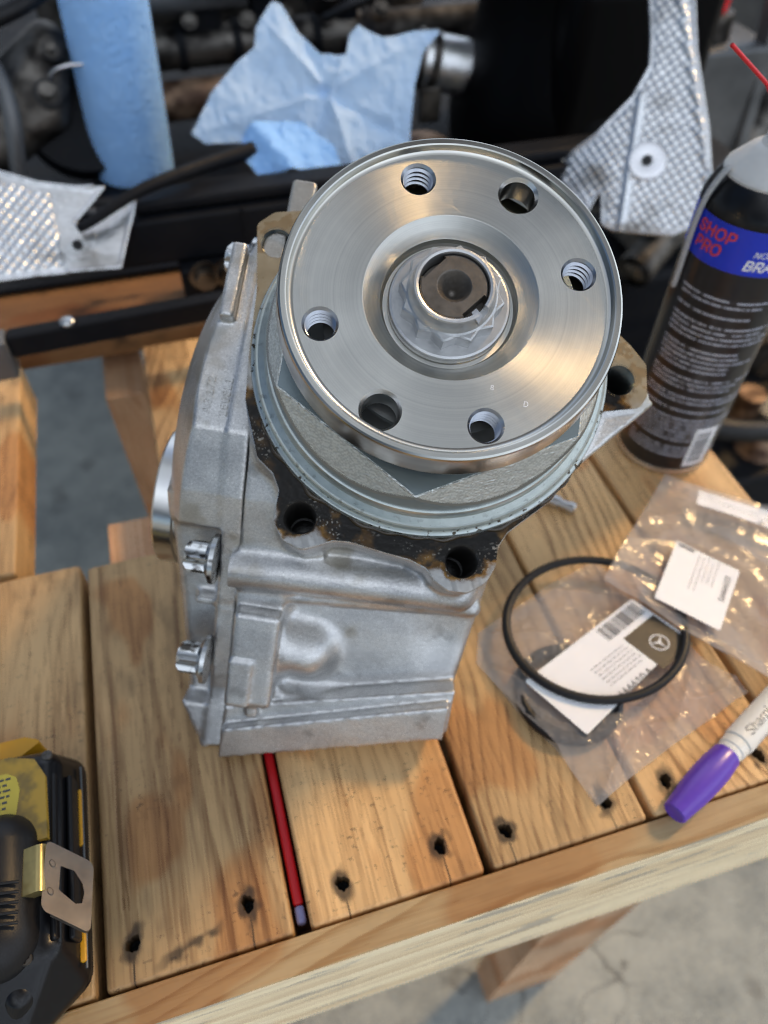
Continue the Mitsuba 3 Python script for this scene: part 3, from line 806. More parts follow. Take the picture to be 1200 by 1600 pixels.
# the twelve-point nut with its collar, and the shaft end
a = np.arange(24)
rr = np.where(a % 2 == 0, 16.4, 14.3)
th = np.radians(-92 + 15 * a)
star2 = m3.CrossSection([np.stack([rr * np.cos(th), rr * np.sin(th)], 1)])
star = m3.Manifold.extrude(star2, 7.0).translate((0, 0, -8)) + m3.Manifold.extrude(star2, 0.5, scale_top=(0.96, 0.96)).translate((0, 0, -1.0))
wash = m3.Manifold.revolve(m3.CrossSection([np.array([(0, -9.9), (19.0, -9.9), (19.4, -9.2), (19.4, -7.4), (19.0, -6.7), (18.3, -6.4), (0, -6.2)])]), 128)
col = m3.Manifold.revolve(m3.CrossSection([np.array([(10.7, -6), (14.4, -6.0), (14.4, -0.7), (13.6, -0.1), (13.0, 0.9), (12.65, 2.2), (12.5, 4.0), (12.2, 4.5), (11.6, 4.6), (10.9, 4.3), (10.7, 3.8)])]), 128)
nutm = star + wash + col
cut = m3.Manifold.cube((7, 3.6, 8), True).translate((12.5, 0, 5.8)).rotate((0, 0, -36))
nutm = (nutm - m3.Manifold.cylinder(30, 10.7, 10.7, 96).translate((0, 0, -6))) - cut
nk = add(f'{gb}__hub_nut', moved(tm(nutm), gw), 'nut_zinc', 18)
stake = m3.Manifold.hull_points(np.array([(12.4, -3.2, 4.8), (9.4, -2.0, 3.9), (9.0, -3.8, 3.6), (12.9, -6.0, 4.6), (13.0, -5.0, 1.0), (9.8, -3.0, 1.0)])).rotate((0, 0, -28))
add(f'{nk}__staked_tab', moved(tm(stake), gw), 'nut_zinc', 20)
shaft = m3.Manifold.revolve(m3.CrossSection([np.array([(0, -8), (10.35, -8), (10.4, 3.1), (9.9, 3.6), (5.4, 3.7), (4.8, 3.3), (1.6, -1.6), (0, -3.0)])]), 96)
for an in (143, -38):
    shaft = shaft - m3.Manifold.cube((5, 9.5, 12), True).translate((10.6, 0, 5)).rotate((0, 0, an))
add(f'{gb}__shaft_end', moved(tm(shaft), gw), 'shaft_steel', 28)

# output collar at the far left of the cover
Rr = frame((-1, 0, 0), (0, 0, 1))
OC = np.array([0, -52.0, -130.0])
om, ouv = lathe([(20, 90), (29, 91), (29.5, 95.5), (31.2, 96.0), (31.2, 103.5), (30.2, 104.5), (25, 104.5), (24, 100), (10, 99)], 128)
add(f'{gb}__output_collar', moved(om, lambda vv: gw(vv @ Rr.T + OC)), 'bright_steel', True, uv=ouv)

# ------------------------------------------------------------------ small things on the bench
# red strip in the gap between two planks
rs = add('marking_pencil', tm(rbox(-0.0150, -0.0100, 0.0935, 0.262, 0.6855, 0.6910, 0.0012)), 'red_plastic', 30, 'red plastic stick lying in the gap between two planks', 'stick')
add(f'{rs}__tip', tm(rbox(-0.0149, -0.0101, 0.0845, 0.0933, 0.6858, 0.6908, 0.0015)), 'pencil_tip', 30)
# small chrome pin by the gearbox
sp = thing('steel_pin', 'short chrome steel pin lying beside the gearbox under the bolt lug', 'pin')
pa, pb = np.array([0.196, 0.312, 0.7045]), np.array([0.2215, 0.2845, 0.7045])
m_, uv_ = lathe([(0, 0), (3.4, 0), (4.0, 0.6), (4.0, 28), (3.0, 28.2), (3.0, 33.5), (3.9, 33.7), (3.9, 37.3), (3.2, 38), (0, 38.1)], 48)
m_.vertices *= 0.00115
add(f'{sp}__body', along(m_, pa, pb - pa), 'chrome', 30)

# spray can
can = thing('spray_can', 'black spray can with a blue band and white cap standing behind the plastic bags', 'spray can')
cp = lambda v: v + np.array([CANX, CANY, Z])  # noqa: E731
R = CANR


def add_can(key, prof, bs, n=128):
    m, uv = lathe(prof, n)
    return add(key, moved(m, cp), bs, True, uv=uv)


add_can(f'{can}__body', [(R, 0.006), (R, 0.1640)], 'can_black')
add_can(f'{can}__base_rim', [(0.01, 0.002), (R - 0.003, 0.0005), (R - 0.0005, 0.001), (R + 0.0006, 0.003), (R + 0.0004, 0.0052), (R, 0.006)], 'can_rim')
add_can(f'{can}__colour_band', [(R, 0.1640), (R + 0.0001, 0.1642), (R + 0.0001, 0.1898), (R, 0.1900)], 'can_blue')
add_can(f'{can}__shoulder', [(R, 0.1900), (R, 0.192), (R - 0.0010, 0.1965), (R - 0.0040, 0.2035), (R - 0.0080, 0.2090), (R - 0.0095, 0.2100)], 'black_gloss')
add_can(f'{can}__cap', [(R - 0.0075, 0.2060), (R - 0.0065, 0.2090), (R - 0.0075, 0.2115), (R - 0.017, 0.2215), (R - 0.021, 0.2235), (R - 0.0225, 0.2260), (R - 0.0225, 0.236), (R - 0.025, 0.238), (0.0001, 0.2385)], 'can_white')


def wrap(a0, z0, tilt=0.0, r=R + 0.0003):
    """Places flat lettering on the can: reading to the right round it from the angle a0 (degrees)."""
    def fn(q):
        x = q[:, 0] + q[:, 1] * tilt
        a = math.radians(a0) + x / r
        rr = r + q[:, 2]
        return np.stack([CANX + rr * np.cos(a), CANY + rr * np.sin(a), Z + z0 + q[:, 1]], 1)
    return fn


def fine(mesh, step=0.0018):
    return mesh.subdivide_to_size(step, max_iter=6)


for txt, a0, z0, h, bs, bold, til in (('SHOP', 173, 0.1795, 0.0068, 'red_ink', True, 0.15), ('PRO', 175, 0.1703, 0.0068, 'red_ink', True, 0.15),
                                      ('NON-CHLORINATED', 237, 0.1755, 0.0036, 'white_ink', False, 0.2), ('BRAKE CLEANER', 231, 0.1675, 0.0060, 'white_ink', True, 0.2)):
    add(f'{can}__lettering', moved(fine(meshkit.text_mesh(txt, h, 0.00015, bold)), wrap(a0, z0, til)), bs, False)


def can_patch(a0, a1, z0, z1, r):
    a = np.radians(np.linspace(a0, a1, 16))
    V = np.array([[CANX + r * math.cos(t), CANY + r * math.sin(t), Z + z] for z in (z0, z1) for t in a])
    F = [[i, i + 1, i + 17, i + 16] for i in range(15)]
    return trimesh.Trimesh(V, np.array([f for q in F for f in ((q[0], q[1], q[2]), (q[0], q[2], q[3]))]), process=False)


add(f'{can}__barcode_panel', can_patch(259, 289, 0.010, 0.046, R + 0.0003), 'label_white', True)
z = 0.0135
bars = []
while z < 0.042:
    wd = random.choice([0.0003, 0.0005, 0.0008])
    bars.append(can_patch(262, 283, z, z + wd, R + 0.0005))
    z += wd + random.choice([0.0004, 0.0006, 0.0009])
add(f'{can}__barcode_panel__bars', trimesh.util.concatenate(bars), 'ink', True)
# the straws: a clear one taped to the side, a red one in the nozzle
ca = math.radians(171)
rx, ry = math.cos(ca), math.sin(ca)
add(f'{can}__clear_straw', tube([(CANX + rx * d, CANY + ry * d, Z + zz) for d, zz in ((0.0275, 0.213), (0.0305, 0.208), (0.0345, 0.198), (0.0362, 0.185), (0.0362, 0.165), (0.0358, 0.140))], 0.0017, 12, 40), 'straw_clear', True)
add(f'{can}__red_straw', tube([(0.2700, 0.3300, 0.9730), (0.2985, 0.3302, 0.9535), (0.3150, 0.3290, 0.9360)], 0.0010, 10), 'red_plastic', True)

# marker pen
pen = thing('marker_pen', 'thick grey marker pen with a purple cap lying across the front of the bench', 'marker pen')
PD = np.array([0.0787, 0.0348, 0.0]); PD /= np.linalg.norm(PD)
PP = np.array([0.1815, 0.0765, Z + 0.0086])


def pen_part(key, prof, bs, flute=0.0):
    m, uv = lathe(prof, 96)
    m.vertices *= 0.001
    if flute:
        a = np.arctan2(m.vertices[:, 1], m.vertices[:, 0])
        m.vertices[:, :2] *= (1 + flute * np.cos(6 * a))[:, None]
    return add(key, along(m, PP, PD), bs, True)


pen_part(f'{pen}__cap', [(0.1, 0.4), (5.2, 0.0), (6.2, 0.6), (6.9, 8), (7.9, 17), (8.4, 28), (8.3, 38), (7.6, 44.0), (7.4, 47.5), (6.9, 48.2), (5, 48.3)], 'pen_purple', 0.012)
pen_part(f'{pen}__collar', [(6.2, 47), (6.6, 48.5), (6.6, 51.5), (7.2, 52.2), (7.3, 57), (6.7, 57.6)], 'pen_grey')
pen_part(f'{pen}__barrel', [(6.6, 57.4), (7.9, 58.2), (8.1, 60), (8.1, 128), (7.4, 131), (5, 132), (0.1, 132.2)], 'pen_grey')
PN = np.cross([0, 0, 1.0], PD)


def pen_wrap(x0, roll, r=0.00815):
    def fn(q):
        a = math.radians(roll) + q[:, 1] / r
        rr = r + q[:, 2]
        return PP + (x0 + q[:, :1]) * PD + np.stack([rr * np.sin(a)], 1) * PN + np.stack([rr * np.cos(a)], 1) * np.array([0, 0, 1.0])
    return fn


add(f'{pen}__lettering', moved(fine(meshkit.text_mesh('Sharpie.', 0.0052, 0.00012, False)), pen_wrap(0.0625, -20)), 'ink', False)
lines = [moved(fine(trimesh.creation.box((0.034, 0.00028, 0.0001)), 0.002), pen_wrap(0.082, -62 - 7 * k)) for k in range(4)]
add(f'{pen}__small_print', trimesh.util.concatenate(lines), 'ink_grey', False)

# tape measure
tp = thing('tape_measure', 'worn black and yellow tape measure at the left edge with its steel hook out', 'tape measure')
add_t = lambda k_, m_, b_, s_=30: add(k_, moved(m_, lambda v: v + np.array([-0.0075, 0, 0])), b_, s_)  # noqa: E731
shell = m3.Manifold.batch_hull([m3.Manifold.sphere(r_, 32).translate((x, y, zz)) for x, y, zz, r_ in
                                ((-0.108, 0.180, 0.712, 0.0105), (-0.108, 0.090, 0.712, 0.0105), (-0.175, 0.188, 0.712, 0.0105), (-0.175, 0.085, 0.712, 0.0105),
                                 (-0.112, 0.176, 0.732, 0.0105), (-0.112, 0.098, 0.730, 0.0105), (-0.175, 0.182, 0.733, 0.0105), (-0.175, 0.090, 0.731, 0.0105), (-0.128, 0.078, 0.713, 0.012))])
add_t(f'{tp}__case', tm(shell), 'black_gloss', True)
for x in (-0.1065, -0.1012):
    add_t(f'{tp}__grip_rib', tm(rbox(x, x + 0.0028, 0.098, 0.172, 0.722, 0.7405 if x < -0.104 else 0.7335, 0.0012)), 'black_rubber', 30)
pan = Polygon([(-0.19, 0.1835), (-0.124, 0.1835), (-0.1125, 0.1795), (-0.1075, 0.170), (-0.1065, 0.140), (-0.19, 0.140)]).buffer(0.002).buffer(-0.002)
add_t(f'{tp}__face_panel', tm(extrude(pan, 0.7390, 0.7437)), 'tape_yellow', 30)
lab = Polygon([(-0.19, 0.1755), (-0.125, 0.1755), (-0.1205, 0.1725), (-0.1188, 0.166), (-0.1205, 0.152), (-0.19, 0.152)])
add_t(f'{tp}__warning_label', tm(extrude(lab, 0.7436, 0.7440)), 'label_yellow', 30)
rows = []
for k in range(6):
    x = -0.150
    while x < -0.1240:
        wd = random.uniform(0.0012, 0.0034)
        rows.append(trimesh.creation.box((wd, 0.0010, 0.0002), T_ := trimesh.transformations.translation_matrix((x + wd / 2, 0.1725 - 0.0028 * k, 0.74415))))
        x += wd + 0.0008
add_t(f'{tp}__warning_label__print', trimesh.util.concatenate(rows), 'ink', False)
add_t(f'{tp}__yellow_side', tm(extrude(Polygon([(-0.19, 0.1945), (-0.128, 0.1925), (-0.118, 0.1985), (-0.124, 0.2015), (-0.19, 0.2025)]).buffer(0.0012), 0.7005, 0.7245)), 'tape_bright', 30)
dome_ = m3.Manifold.batch_hull([m3.Manifold.sphere(r_, 40).translate(c_) for r_, c_ in ((0.016, (-0.1265, 0.140, 0.741)), (0.016, (-0.1265, 0.104, 0.739)), (0.016, (-0.175, 0.144, 0.741)), (0.016, (-0.175, 0.100, 0.739)))])
add_t(f'{tp}__overmould', tm(dome_.trim_by_plane((0, 0, 1), 0.735)), 'black_rubber', True)
cr = Polygon([(-0.155, 0.0835), (-0.135, 0.0885), (-0.1225, 0.0985), (-0.1185, 0.1055), (-0.1235, 0.1035), (-0.136, 0.0945), (-0.155, 0.0895)]).buffer(0.0006)
add_t(f'{tp}__yellow_arc', tm(extrude(cr, 0.738, 0.7432)), 'tape_yellow', 30)
for y0, y1 in ((0.1405, 0.168), (0.0905, 0.113)):
    add_t(f'{tp}__yellow_stripe', tm(rbox(-0.0998, -0.0972, y0, y1, 0.7195, 0.7225, 0.0006)), 'tape_bright', 30)
ft = m3.Manifold.batch_hull([m3.Manifold.sphere(0.0075, 32).translate(c_) for c_ in ((-0.1255, 0.0805, 0.7195), (-0.1225, 0.0845, 0.7265))])
add_t(f'{tp}__foot_screw', tm(ft), 'black_gloss', True)
bl = m3.Manifold.batch_hull([m3.Manifold.cylinder(0.0195, 0.0032, 0.0032, 24, True).rotate((90, 0, 0)).translate((x, 0.1250, zz)) for x, zz in ((-0.1205, 0.7478), (-0.1155, 0.7490))])
add(f'{tp}__blade', tm(bl), 'tape_blade', 30)
HP = np.array([(-0.1120, 0.1360, 0.751), (-0.0945, 0.1230, 0.743), (-0.0965, 0.0965, 0.741), (-0.1150, 0.1085, 0.749)])
hx, hy = HP[1] - HP[0], HP[3] - HP[0]
hn = np.cross(hx, hy); hn /= -np.linalg.norm(hn)
hook = Polygon([(0, 0), (1, 0), (1, 1), (0, 1)])
W_, H_ = np.linalg.norm(hx), np.linalg.norm(hy)
hk = Polygon([(0, 0), (W_, 0), (W_, H_), (0, H_)]).buffer(-0.003).buffer(0.003, 12)
hole = Polygon([(0.36 * W_, 0.30 * H_), (0.60 * W_, 0.28 * H_), (0.76 * W_, 0.39 * H_), (0.80 * W_, 0.50 * H_), (0.77 * W_, 0.63 * H_), (0.67 * W_, 0.67 * H_), (0.36 * W_, 0.60 * H_)]).buffer(0.0008)
hm = tm(extrude(hk.difference(hole), 0, 0.0011) + extrude(hk.intersection(Polygon([(0.2 * W_, 0.955 * H_), (W_, 0.955 * H_), (W_, H_), (0.2 * W_, H_)])), -0.004, 0.0011))
ex, ey = hx / W_, hy / H_
add(f'{tp}__hook', moved(hm, lambda q: HP[0] + q[:, :1] * ex + q[:, 1:2] * ey + q[:, 2:] * hn), 'hook_steel', 30)


# plastic bags with labels, rings
def sheet(poly, zfn, step=0.0012, lift=0.0):
    m = grid_sheet(poly, step)
    m.vertices[:, 2] = zfn(m.vertices[:, 0], m.vertices[:, 1]) + lift
    return m


def ridged(x, y, sc, seed):
    p = np.stack([x * sc, y * sc, 0 * x + seed], -1)
    warp = meshkit.fbm(p * 0.6, 2, seed) * 2.0
    return 1 - np.abs(2 * meshkit.fbm(np.stack([p[..., 0] + warp, p[..., 1] - warp, p[..., 2]], -1), 3, seed + 1) - 1) * 2.2


def creases(x, y, lines):
    z = 0.0 * x
    for ax_0, ay_0, bx_0, by_0, h, wd in lines:
        dx, dy = bx_0 - ax_0, by_0 - ay_0
        L = math.hypot(dx, dy)
        t = ((x - ax_0) * dx + (y - ay_0) * dy) / L ** 2
        off = (-(x - ax_0) * dy + (y - ay_0) * dx) / L
        z = z + h * np.exp(-np.abs(off) / wd) * np.clip(np.minimum(t, 1 - t) * 5, 0, 1)
    return z


FOLD2 = [(0.148, 0.094, 0.190, 0.128, 0.0050, 0.004), (0.130, 0.205, 0.165, 0.190, 0.0045, 0.005), (0.200, 0.112, 0.240, 0.150, 0.0035, 0.004), (0.175, 0.222, 0.215, 0.205, 0.004, 0.004),
         (0.222, 0.130, 0.255, 0.131, 0.003, 0.003), (0.120, 0.186, 0.140, 0.160, 0.0035, 0.004), (0.165, 0.102, 0.172, 0.125, 0.003, 0.003)]
FOLD1 = [(0.212, 0.212, 0.275, 0.132, 0.0030, 0.006), (0.225, 0.215, 0.262, 0.185, 0.0025, 0.005), (0.300, 0.235, 0.330, 0.175, 0.003, 0.006), (0.285, 0.16, 0.33, 0.14, 0.003, 0.005), (0.26, 0.255, 0.30, 0.25, 0.002, 0.004)]


def z_bag2(x, y):
    d = np.hypot(x - 0.160, y - 0.155)
    pad = 0.0058 * np.exp(-(np.maximum(d - 0.030, 0) / 0.010) ** 2)
    return Z + 0.0022 + np.maximum(pad, 0.0) + 0.0042 * np.clip(ridged(x, y, 26, 3), -0.2, 1) * (0.4 + 0.6 * np.clip((d - 0.03) / 0.03, 0, 1)) + creases(x, y, FOLD2) + 0.0009 * ridged(x, y, 70, 9) + 0.0005 * ridged(x, y, 190, 12)


def z_bag1(x, y):
    low = np.clip((0.275 - x) / 0.05, 0, 1)
    return Z + 0.0085 + 0.0090 * low + 0.0036 * np.clip(ridged(x, y, 15, 21), -0.2, 1) + creases(x, y, FOLD1) + 0.0007 * ridged(x, y, 60, 29) + 0.0003 * ridged(x, y, 170, 31)


bag2 = thing('parts_bag', 'crumpled clear plastic parts bag with a barcode label and a dark seal inside', 'plastic bag')
p2 = Polygon([(0.2200, 0.2365), (0.175, 0.222), (0.1265, 0.2070), (0.1180, 0.1885), (0.130, 0.150), (0.1405, 0.1270), (0.1475, 0.0925), (0.170, 0.101), (0.2000, 0.1100), (0.2620, 0.1275), (0.2405, 0.1665), (0.2290, 0.2000)]).buffer(0.002).buffer(-0.001)
add(f'{bag2}__film', sheet(p2, z_bag2), 'bag_film', True)
add(f'{bag2}__lower_film', sheet(p2.buffer(-0.001), lambda x, y: Z + 0.0008 + 0.0006 * meshkit.noise(np.stack([x * 60, y * 60, x * 0], -1), 4), 0.004), 'bag_film', True)


def z_lab2(x, y):
    return Z + 0.0112 + 0.0008 * meshkit.noise(np.stack([x * 60, y * 60, x * 0], -1), 8)


def slab(key, quad, zfn, bs, th=0.0003, step=0.003, r=0.0015):
    m = tm(extrude(Polygon(quad).buffer(-r).buffer(r), 0, th, step))
    return add(key, moved(m, lambda v: np.stack([v[:, 0], v[:, 1], zfn(v[:, 0], v[:, 1]) + v[:, 2]], 1)), bs, False)


L2 = np.array([(0.2232, 0.1985), (0.2418, 0.1660), (0.1565, 0.1262), (0.1365, 0.1650)])
l2 = slab(f'{bag2}__label', L2, z_lab2, 'label_white')
a0, dx_, dy_ = L2[3], (L2[0] - L2[3]), (L2[2] - L2[3])
llen, lw = np.linalg.norm(dx_), np.linalg.norm(dy_)
dx_, dy_ = dx_ / llen, dy_ / lw


def on_label(o, ax, ay, zfn, lift):
    def fn(q):
        xy = o + q[:, :1] * ax + q[:, 1:2] * ay
        return np.stack([xy[:, 0], xy[:, 1], zfn(xy[:, 0], xy[:, 1]) + lift + q[:, 2]], 1)
    return fn


def bars_on(x0, x1, y0, y1, seed):
    rr, x, out = random.Random(seed), x0, []
    while x < x1:
        wd = rr.choice([0.0003, 0.0005, 0.0009])
        out.append(trimesh.creation.box((wd, y1 - y0, 0.00008), trimesh.transformations.translation_matrix((x + wd / 2, (y0 + y1) / 2, 0))))
        x += wd + rr.choice([0.0004, 0.0006, 0.001])
    return trimesh.util.concatenate(out)


# label 2: x runs from its lower left end to the barcode end, y across towards the front
pl2 = lambda q: on_label(a0, dx_, dy_, z_lab2, 0.0005)(q)  # noqa: E731
add(f'{l2}__barcode', moved(bars_on(llen * 0.62, llen * 0.97, 0.002, lw * 0.27, 3), pl2), 'ink', False)
bq = [a0 + dx_ * llen * u_ + dy_ * lw * v_ for u_, v_ in ((0.70, 0.36), (0.995, 0.36), (0.995, 0.995), (0.70, 0.995))]
slab(f'{l2}__dark_square', bq, lambda x, y: z_lab2(x, y) + 0.0003, 'label_brown', 0.0002, 0.003, 0.0006)
em = Point(llen * 0.845, lw * 0.70).buffer(0.0056, 24).difference(Point(llen * 0.845, lw * 0.70).buffer(0.0049, 24))
spokes = unary_union([Polygon([(llen * 0.845 + 0.0008 * math.cos(a + 1.57), lw * 0.70 + 0.0008 * math.sin(a + 1.57)), (llen * 0.845 + 0.0051 * math.cos(a), lw * 0.70 + 0.0051 * math.sin(a)), (llen * 0.845 - 0.0008 * math.cos(a + 1.57), lw * 0.70 - 0.0008 * math.sin(a + 1.57))]) for a in (math.pi / 2 + 0.0, math.pi / 2 + 2.094, math.pi / 2 - 2.094)])
add(f'{l2}__emblem', moved(tm(extrude(unary_union([em, spokes]), 0, 0.0001)), lambda q: pl2(q) + np.array([0, 0, 0.0002])), 'label_white', False)
flip = lambda q: np.stack([q[:, 0], -q[:, 1], -q[:, 2]], 1)  # noqa: E731


def lab_text(parent, txt, h, x0, y0, place, bold=False, ink='ink', name='print'):
    add(f'{parent}__{name}', moved(meshkit.text_mesh(txt, h, 0.00006, bold), lambda q: place(np.stack([x0 + q[:, 0], y0 - q[:, 1], q[:, 2]], 1))), ink, False)


lab_text(l2, '1646610 A', 0.0042, llen * 0.30, lw * 0.945, pl2, True)
rows = []
for k in range(6):
    x = llen * 0.36
    while x < llen * 0.66:
        wd = random.uniform(0.001, 0.004)
        rows.append(trimesh.creation.box((wd, 0.0008, 0.00006), trimesh.transformations.translation_matrix((x + wd / 2, lw * (0.42 + 0.062 * k), 0))))
        x += wd + 0.0009
add(f'{l2}__small_print', moved(trimesh.util.concatenate(rows), pl2), 'ink_grey', False)
# seal ring in the bag, loose ring on it
add('seal_ring', moved(torus(0.0275, 0.0038), lambda v: v * np.array([1, 1, 1.0]) + np.array([0.160, 0.154, Z + 0.0053])), 'black_rubber', True, 'dark rubber seal ring lying inside the crumpled bag under the label', 'seal ring')
orr = torus(0.0480, 0.0025, 128, 14)
add('rubber_ring', moved(orr, lambda v: v + np.stack([0.13 * v[:, 0] + 0.1915, 0 * v[:, 0] + 0.1865, 0 * v[:, 0] + Z + 0.0142], 1)), 'black_rubber', True, 'thin black rubber ring lying on top of the crumpled bag', 'rubber ring')
bag1 = thing('parts_bag', 'flat clear zip bag with a square white label lying over the black ring', 'plastic bag')
p1 = Polygon([(0.2995, 0.2870), (0.353, 0.2420), (0.400, 0.196), (0.303, 0.098), (0.2733, 0.1284), (0.2400, 0.168), (0.2096, 0.2117), (0.2270, 0.2273)]).buffer(0.001)
add(f'{bag1}__film', sheet(p1, z_bag1), 'bag_film', True)
add(f'{bag1}__lower_film', sheet(p1.buffer(-0.001), z_bag1, 0.004, -0.0016), 'bag_film', True)
L1 = np.array([(0.2700, 0.2275), (0.2965, 0.1955), (0.2578, 0.1598), (0.2310, 0.1905)])
z_lab1 = lambda x, y: Z + 0.0215 - 0.0045 * np.clip((x - 0.235) / 0.05, 0, 1)  # noqa: E731
l1 = slab(f'{bag1}__label', L1, z_lab1, 'label_white')
b0, bx_, by_ = L1[3], L1[0] - L1[3], L1[2] - L1[3]
blen, bw = np.linalg.norm(bx_), np.linalg.norm(by_)
bx_, by_ = bx_ / blen, by_ / bw
pl1 = lambda q: on_label(b0, bx_, by_, z_lab1, 0.0005)(q)  # noqa: E731
lab_text(l1, '1646610', 0.0036, blen * 0.40, bw * 0.93, pl1, True)
add(f'{l1}__barcode', moved(bars_on(blen * 0.93, blen * 0.985, bw * 0.04, bw * 0.30, 5), pl1), 'ink', False)
rows = []
for k in range(5):
    x = blen * (0.55 if k > 1 else 0.36)
    while x < blen * 0.92:
        wd = random.uniform(0.001, 0.004)
        rows.append(trimesh.creation.box((wd, 0.0007, 0.00006), trimesh.transformations.translation_matrix((x + wd / 2, bw * (0.40 + 0.075 * k), 0))))
        x += wd + 0.0009
add(f'{l1}__small_print', moved(trimesh.util.concatenate(rows), pl1), 'ink_grey', False)
zt = np.array([(0.3145, 0.2680), (0.3620, 0.2290), (0.3480, 0.2160), (0.3040, 0.2560)])
slab(f'{bag1}__write_on_strip', zt, lambda x, y: z_bag1(x, y) + 0.0003, 'label_white', 0.0002)
zl = [moved(tube([(x, y, 0) for x, y in ((0.3005 - o_, 0.2760 - o_), (0.3855 - o_, 0.1935 - o_))], 0.0006, 8).subdivide_to_size(0.004, max_iter=8), lambda v: v + np.stack([0 * v[:, 0], 0 * v[:, 0], z_bag1(v[:, 0], v[:, 1]) + 0.0003], 1)) for o_ in (0.0, 0.0028)]
for q_ in zl:
    add(f'{bag1}__zip_seal', q_, 'bag_film', True)

# ------------------------------------------------------------------ behind the bench: the stripped axle and its heat shields
def plane(P, N):
    N = np.asarray(N, float); N /= np.linalg.norm(N)
    a = np.cross([0, 0, 1.0], N); a /= np.linalg.norm(a)
    b = np.cross(N, a)
    return lambda q: np.asarray(P, float) + 0.001 * (q[:, :1] * a + q[:, 1:2] * b + q[:, 2:] * N)


def dimples(x, y, pitch=9.0, h=1.3):
    i = np.round(y / (pitch * 0.5))
    best = np.zeros_like(x)
    for k in (-1, 0, 1):
        r = i + k
        xs = (np.round(x / pitch - 0.5 * (r % 2)) + 0.5 * (r % 2)) * pitch
        d2 = (x - xs) ** 2 + (y - r * pitch * 0.5) ** 2
        best = np.maximum(best, np.clip(1 - d2 / (pitch * 0.37) ** 2, 0, 1) ** 0.7)
    return best * h


def shield(key, poly, keep, place, curve, th=1.0):
    m = grid_sheet(poly, 0.9, th)
    v = np.asarray(m.vertices).copy()
    x, y = v[:, 0], v[:, 1]
    edge = np.array([poly.exterior.distance(Point(a, b)) for a, b in zip(x, y)])
    inner = np.clip((edge - 3.5) / 1.5, 0, 1)
    v[:, 2] += dimples(x, y) * inner * keep(x, y) + 1.3 * np.exp(-((edge - 1.2) / 1.0) ** 2) + curve(x, y) + 0.8 * (meshkit.fbm(np.stack([x * 0.05, y * 0.05, 0 * x], -1), 3, 5) - 0.5)
    return add(key, trimesh.Trimesh(place(v), m.faces, process=False), 'shield_foil', 40)


shr = thing('heat_shield', 'tall dimpled aluminium heat shield with a round washer right of the drive flange', 'heat shield')
pR = plane((0.4099, 0.5611, 0.80), (-0.45, -0.62, 0.64))
polyR = Polygon([(-42, 150), (-4, 152), (16, 93), (43, 35), (67, -31), (61, -41), (39, -57), (-11, -62), (-24, -58), (-31, -34), (-29.5, -6), (-34, -34), (-40, -58), (-62, -70), (-112, -62), (-110, -34), (-80, -9), (-50, 18), (-27, 51), (-20, 76), (-25, 98)]).buffer(1.5).buffer(-3).buffer(1.5)
shield(f'{shr}__sheet', polyR, lambda x, y: 1 - np.clip(1.6 - np.hypot(x, y) / 11.5, 0, 1) - 0.9 * ((np.abs(x + 14 - (y - 5) * -0.12) < 5) & (y > -55) & (y < 52)), pR,
       lambda x, y: 3.0 * np.exp(-((x + 14 + (y - 5) * 0.12) / 3.4) ** 2) * (y < 55) + 0.004 * (x + 10) ** 2 * (x < -10) * -1 + 2.2 * np.exp(-((x - 62 + (y + 20) * 0.47) / 4.0) ** 2))
wm, wuv = lathe([(4.5, 1.8), (5.2, 2.6), (14.5, 3.6), (17.5, 2.6), (18.2, 0.5), (18.0, -1)], 64)
add(f'{shr}__washer', moved(wm, lambda v: pR(v * np.array([0.92, 0.92, 1]) + np.array([0, 0, 1.6]))), 'can_rim', True)
add(f'{shr}__washer__stud', moved(tm(cyl(4.4, 5.0, 0, 4.0)), lambda v: pR(v)), 'black_gloss', 30)

shl = thing('heat_shield', 'dimpled aluminium heat shield with a small bolted tab at the left edge', 'heat shield')
pL = plane((-0.0767, 0.5862, 0.78), (0, -0.55, 0.83))
polyL = Polygon([(-82, 86), (-66, 80), (-48, 71), (-21, 58), (7, 50), (29, 47), (12, 30), (1, 20), (5, 15), (28, 31), (52, 37), (46, 20), (41, 8), (28, -24), (-7, -22), (-35, -20), (-64, -20), (-100, -20), (-100, 90)]).buffer(1).buffer(-2).buffer(1)
shield(f'{shl}__sheet', polyL, lambda x, y: ((x < -15) & (y < 58 - (x + 21) * 0.5 - 10)) * 1.0, pL, lambda x, y: 5.0 * np.exp(-((y - 62 + x * 0.42) / 7.0) ** 2) * (x < 20) + 1.6 * ((x > -13) & (y < 11)))
add(f'{shl}__tab', moved(tm(extrude(Polygon([(-10, 9), (-13, -2), (-8, -10), (8, -10), (12, 8), (2, 11)]).buffer(2), 2.2, 4.0)), pL), 'shield_foil', 30)
add(f'{shl}__tab__bolt', moved(tm(cyl(4.3, 3.0, 3.0, 3.9, 24)), lambda v: pL(v + np.array([-1, -1, 0]))), 'black_gloss', 30)

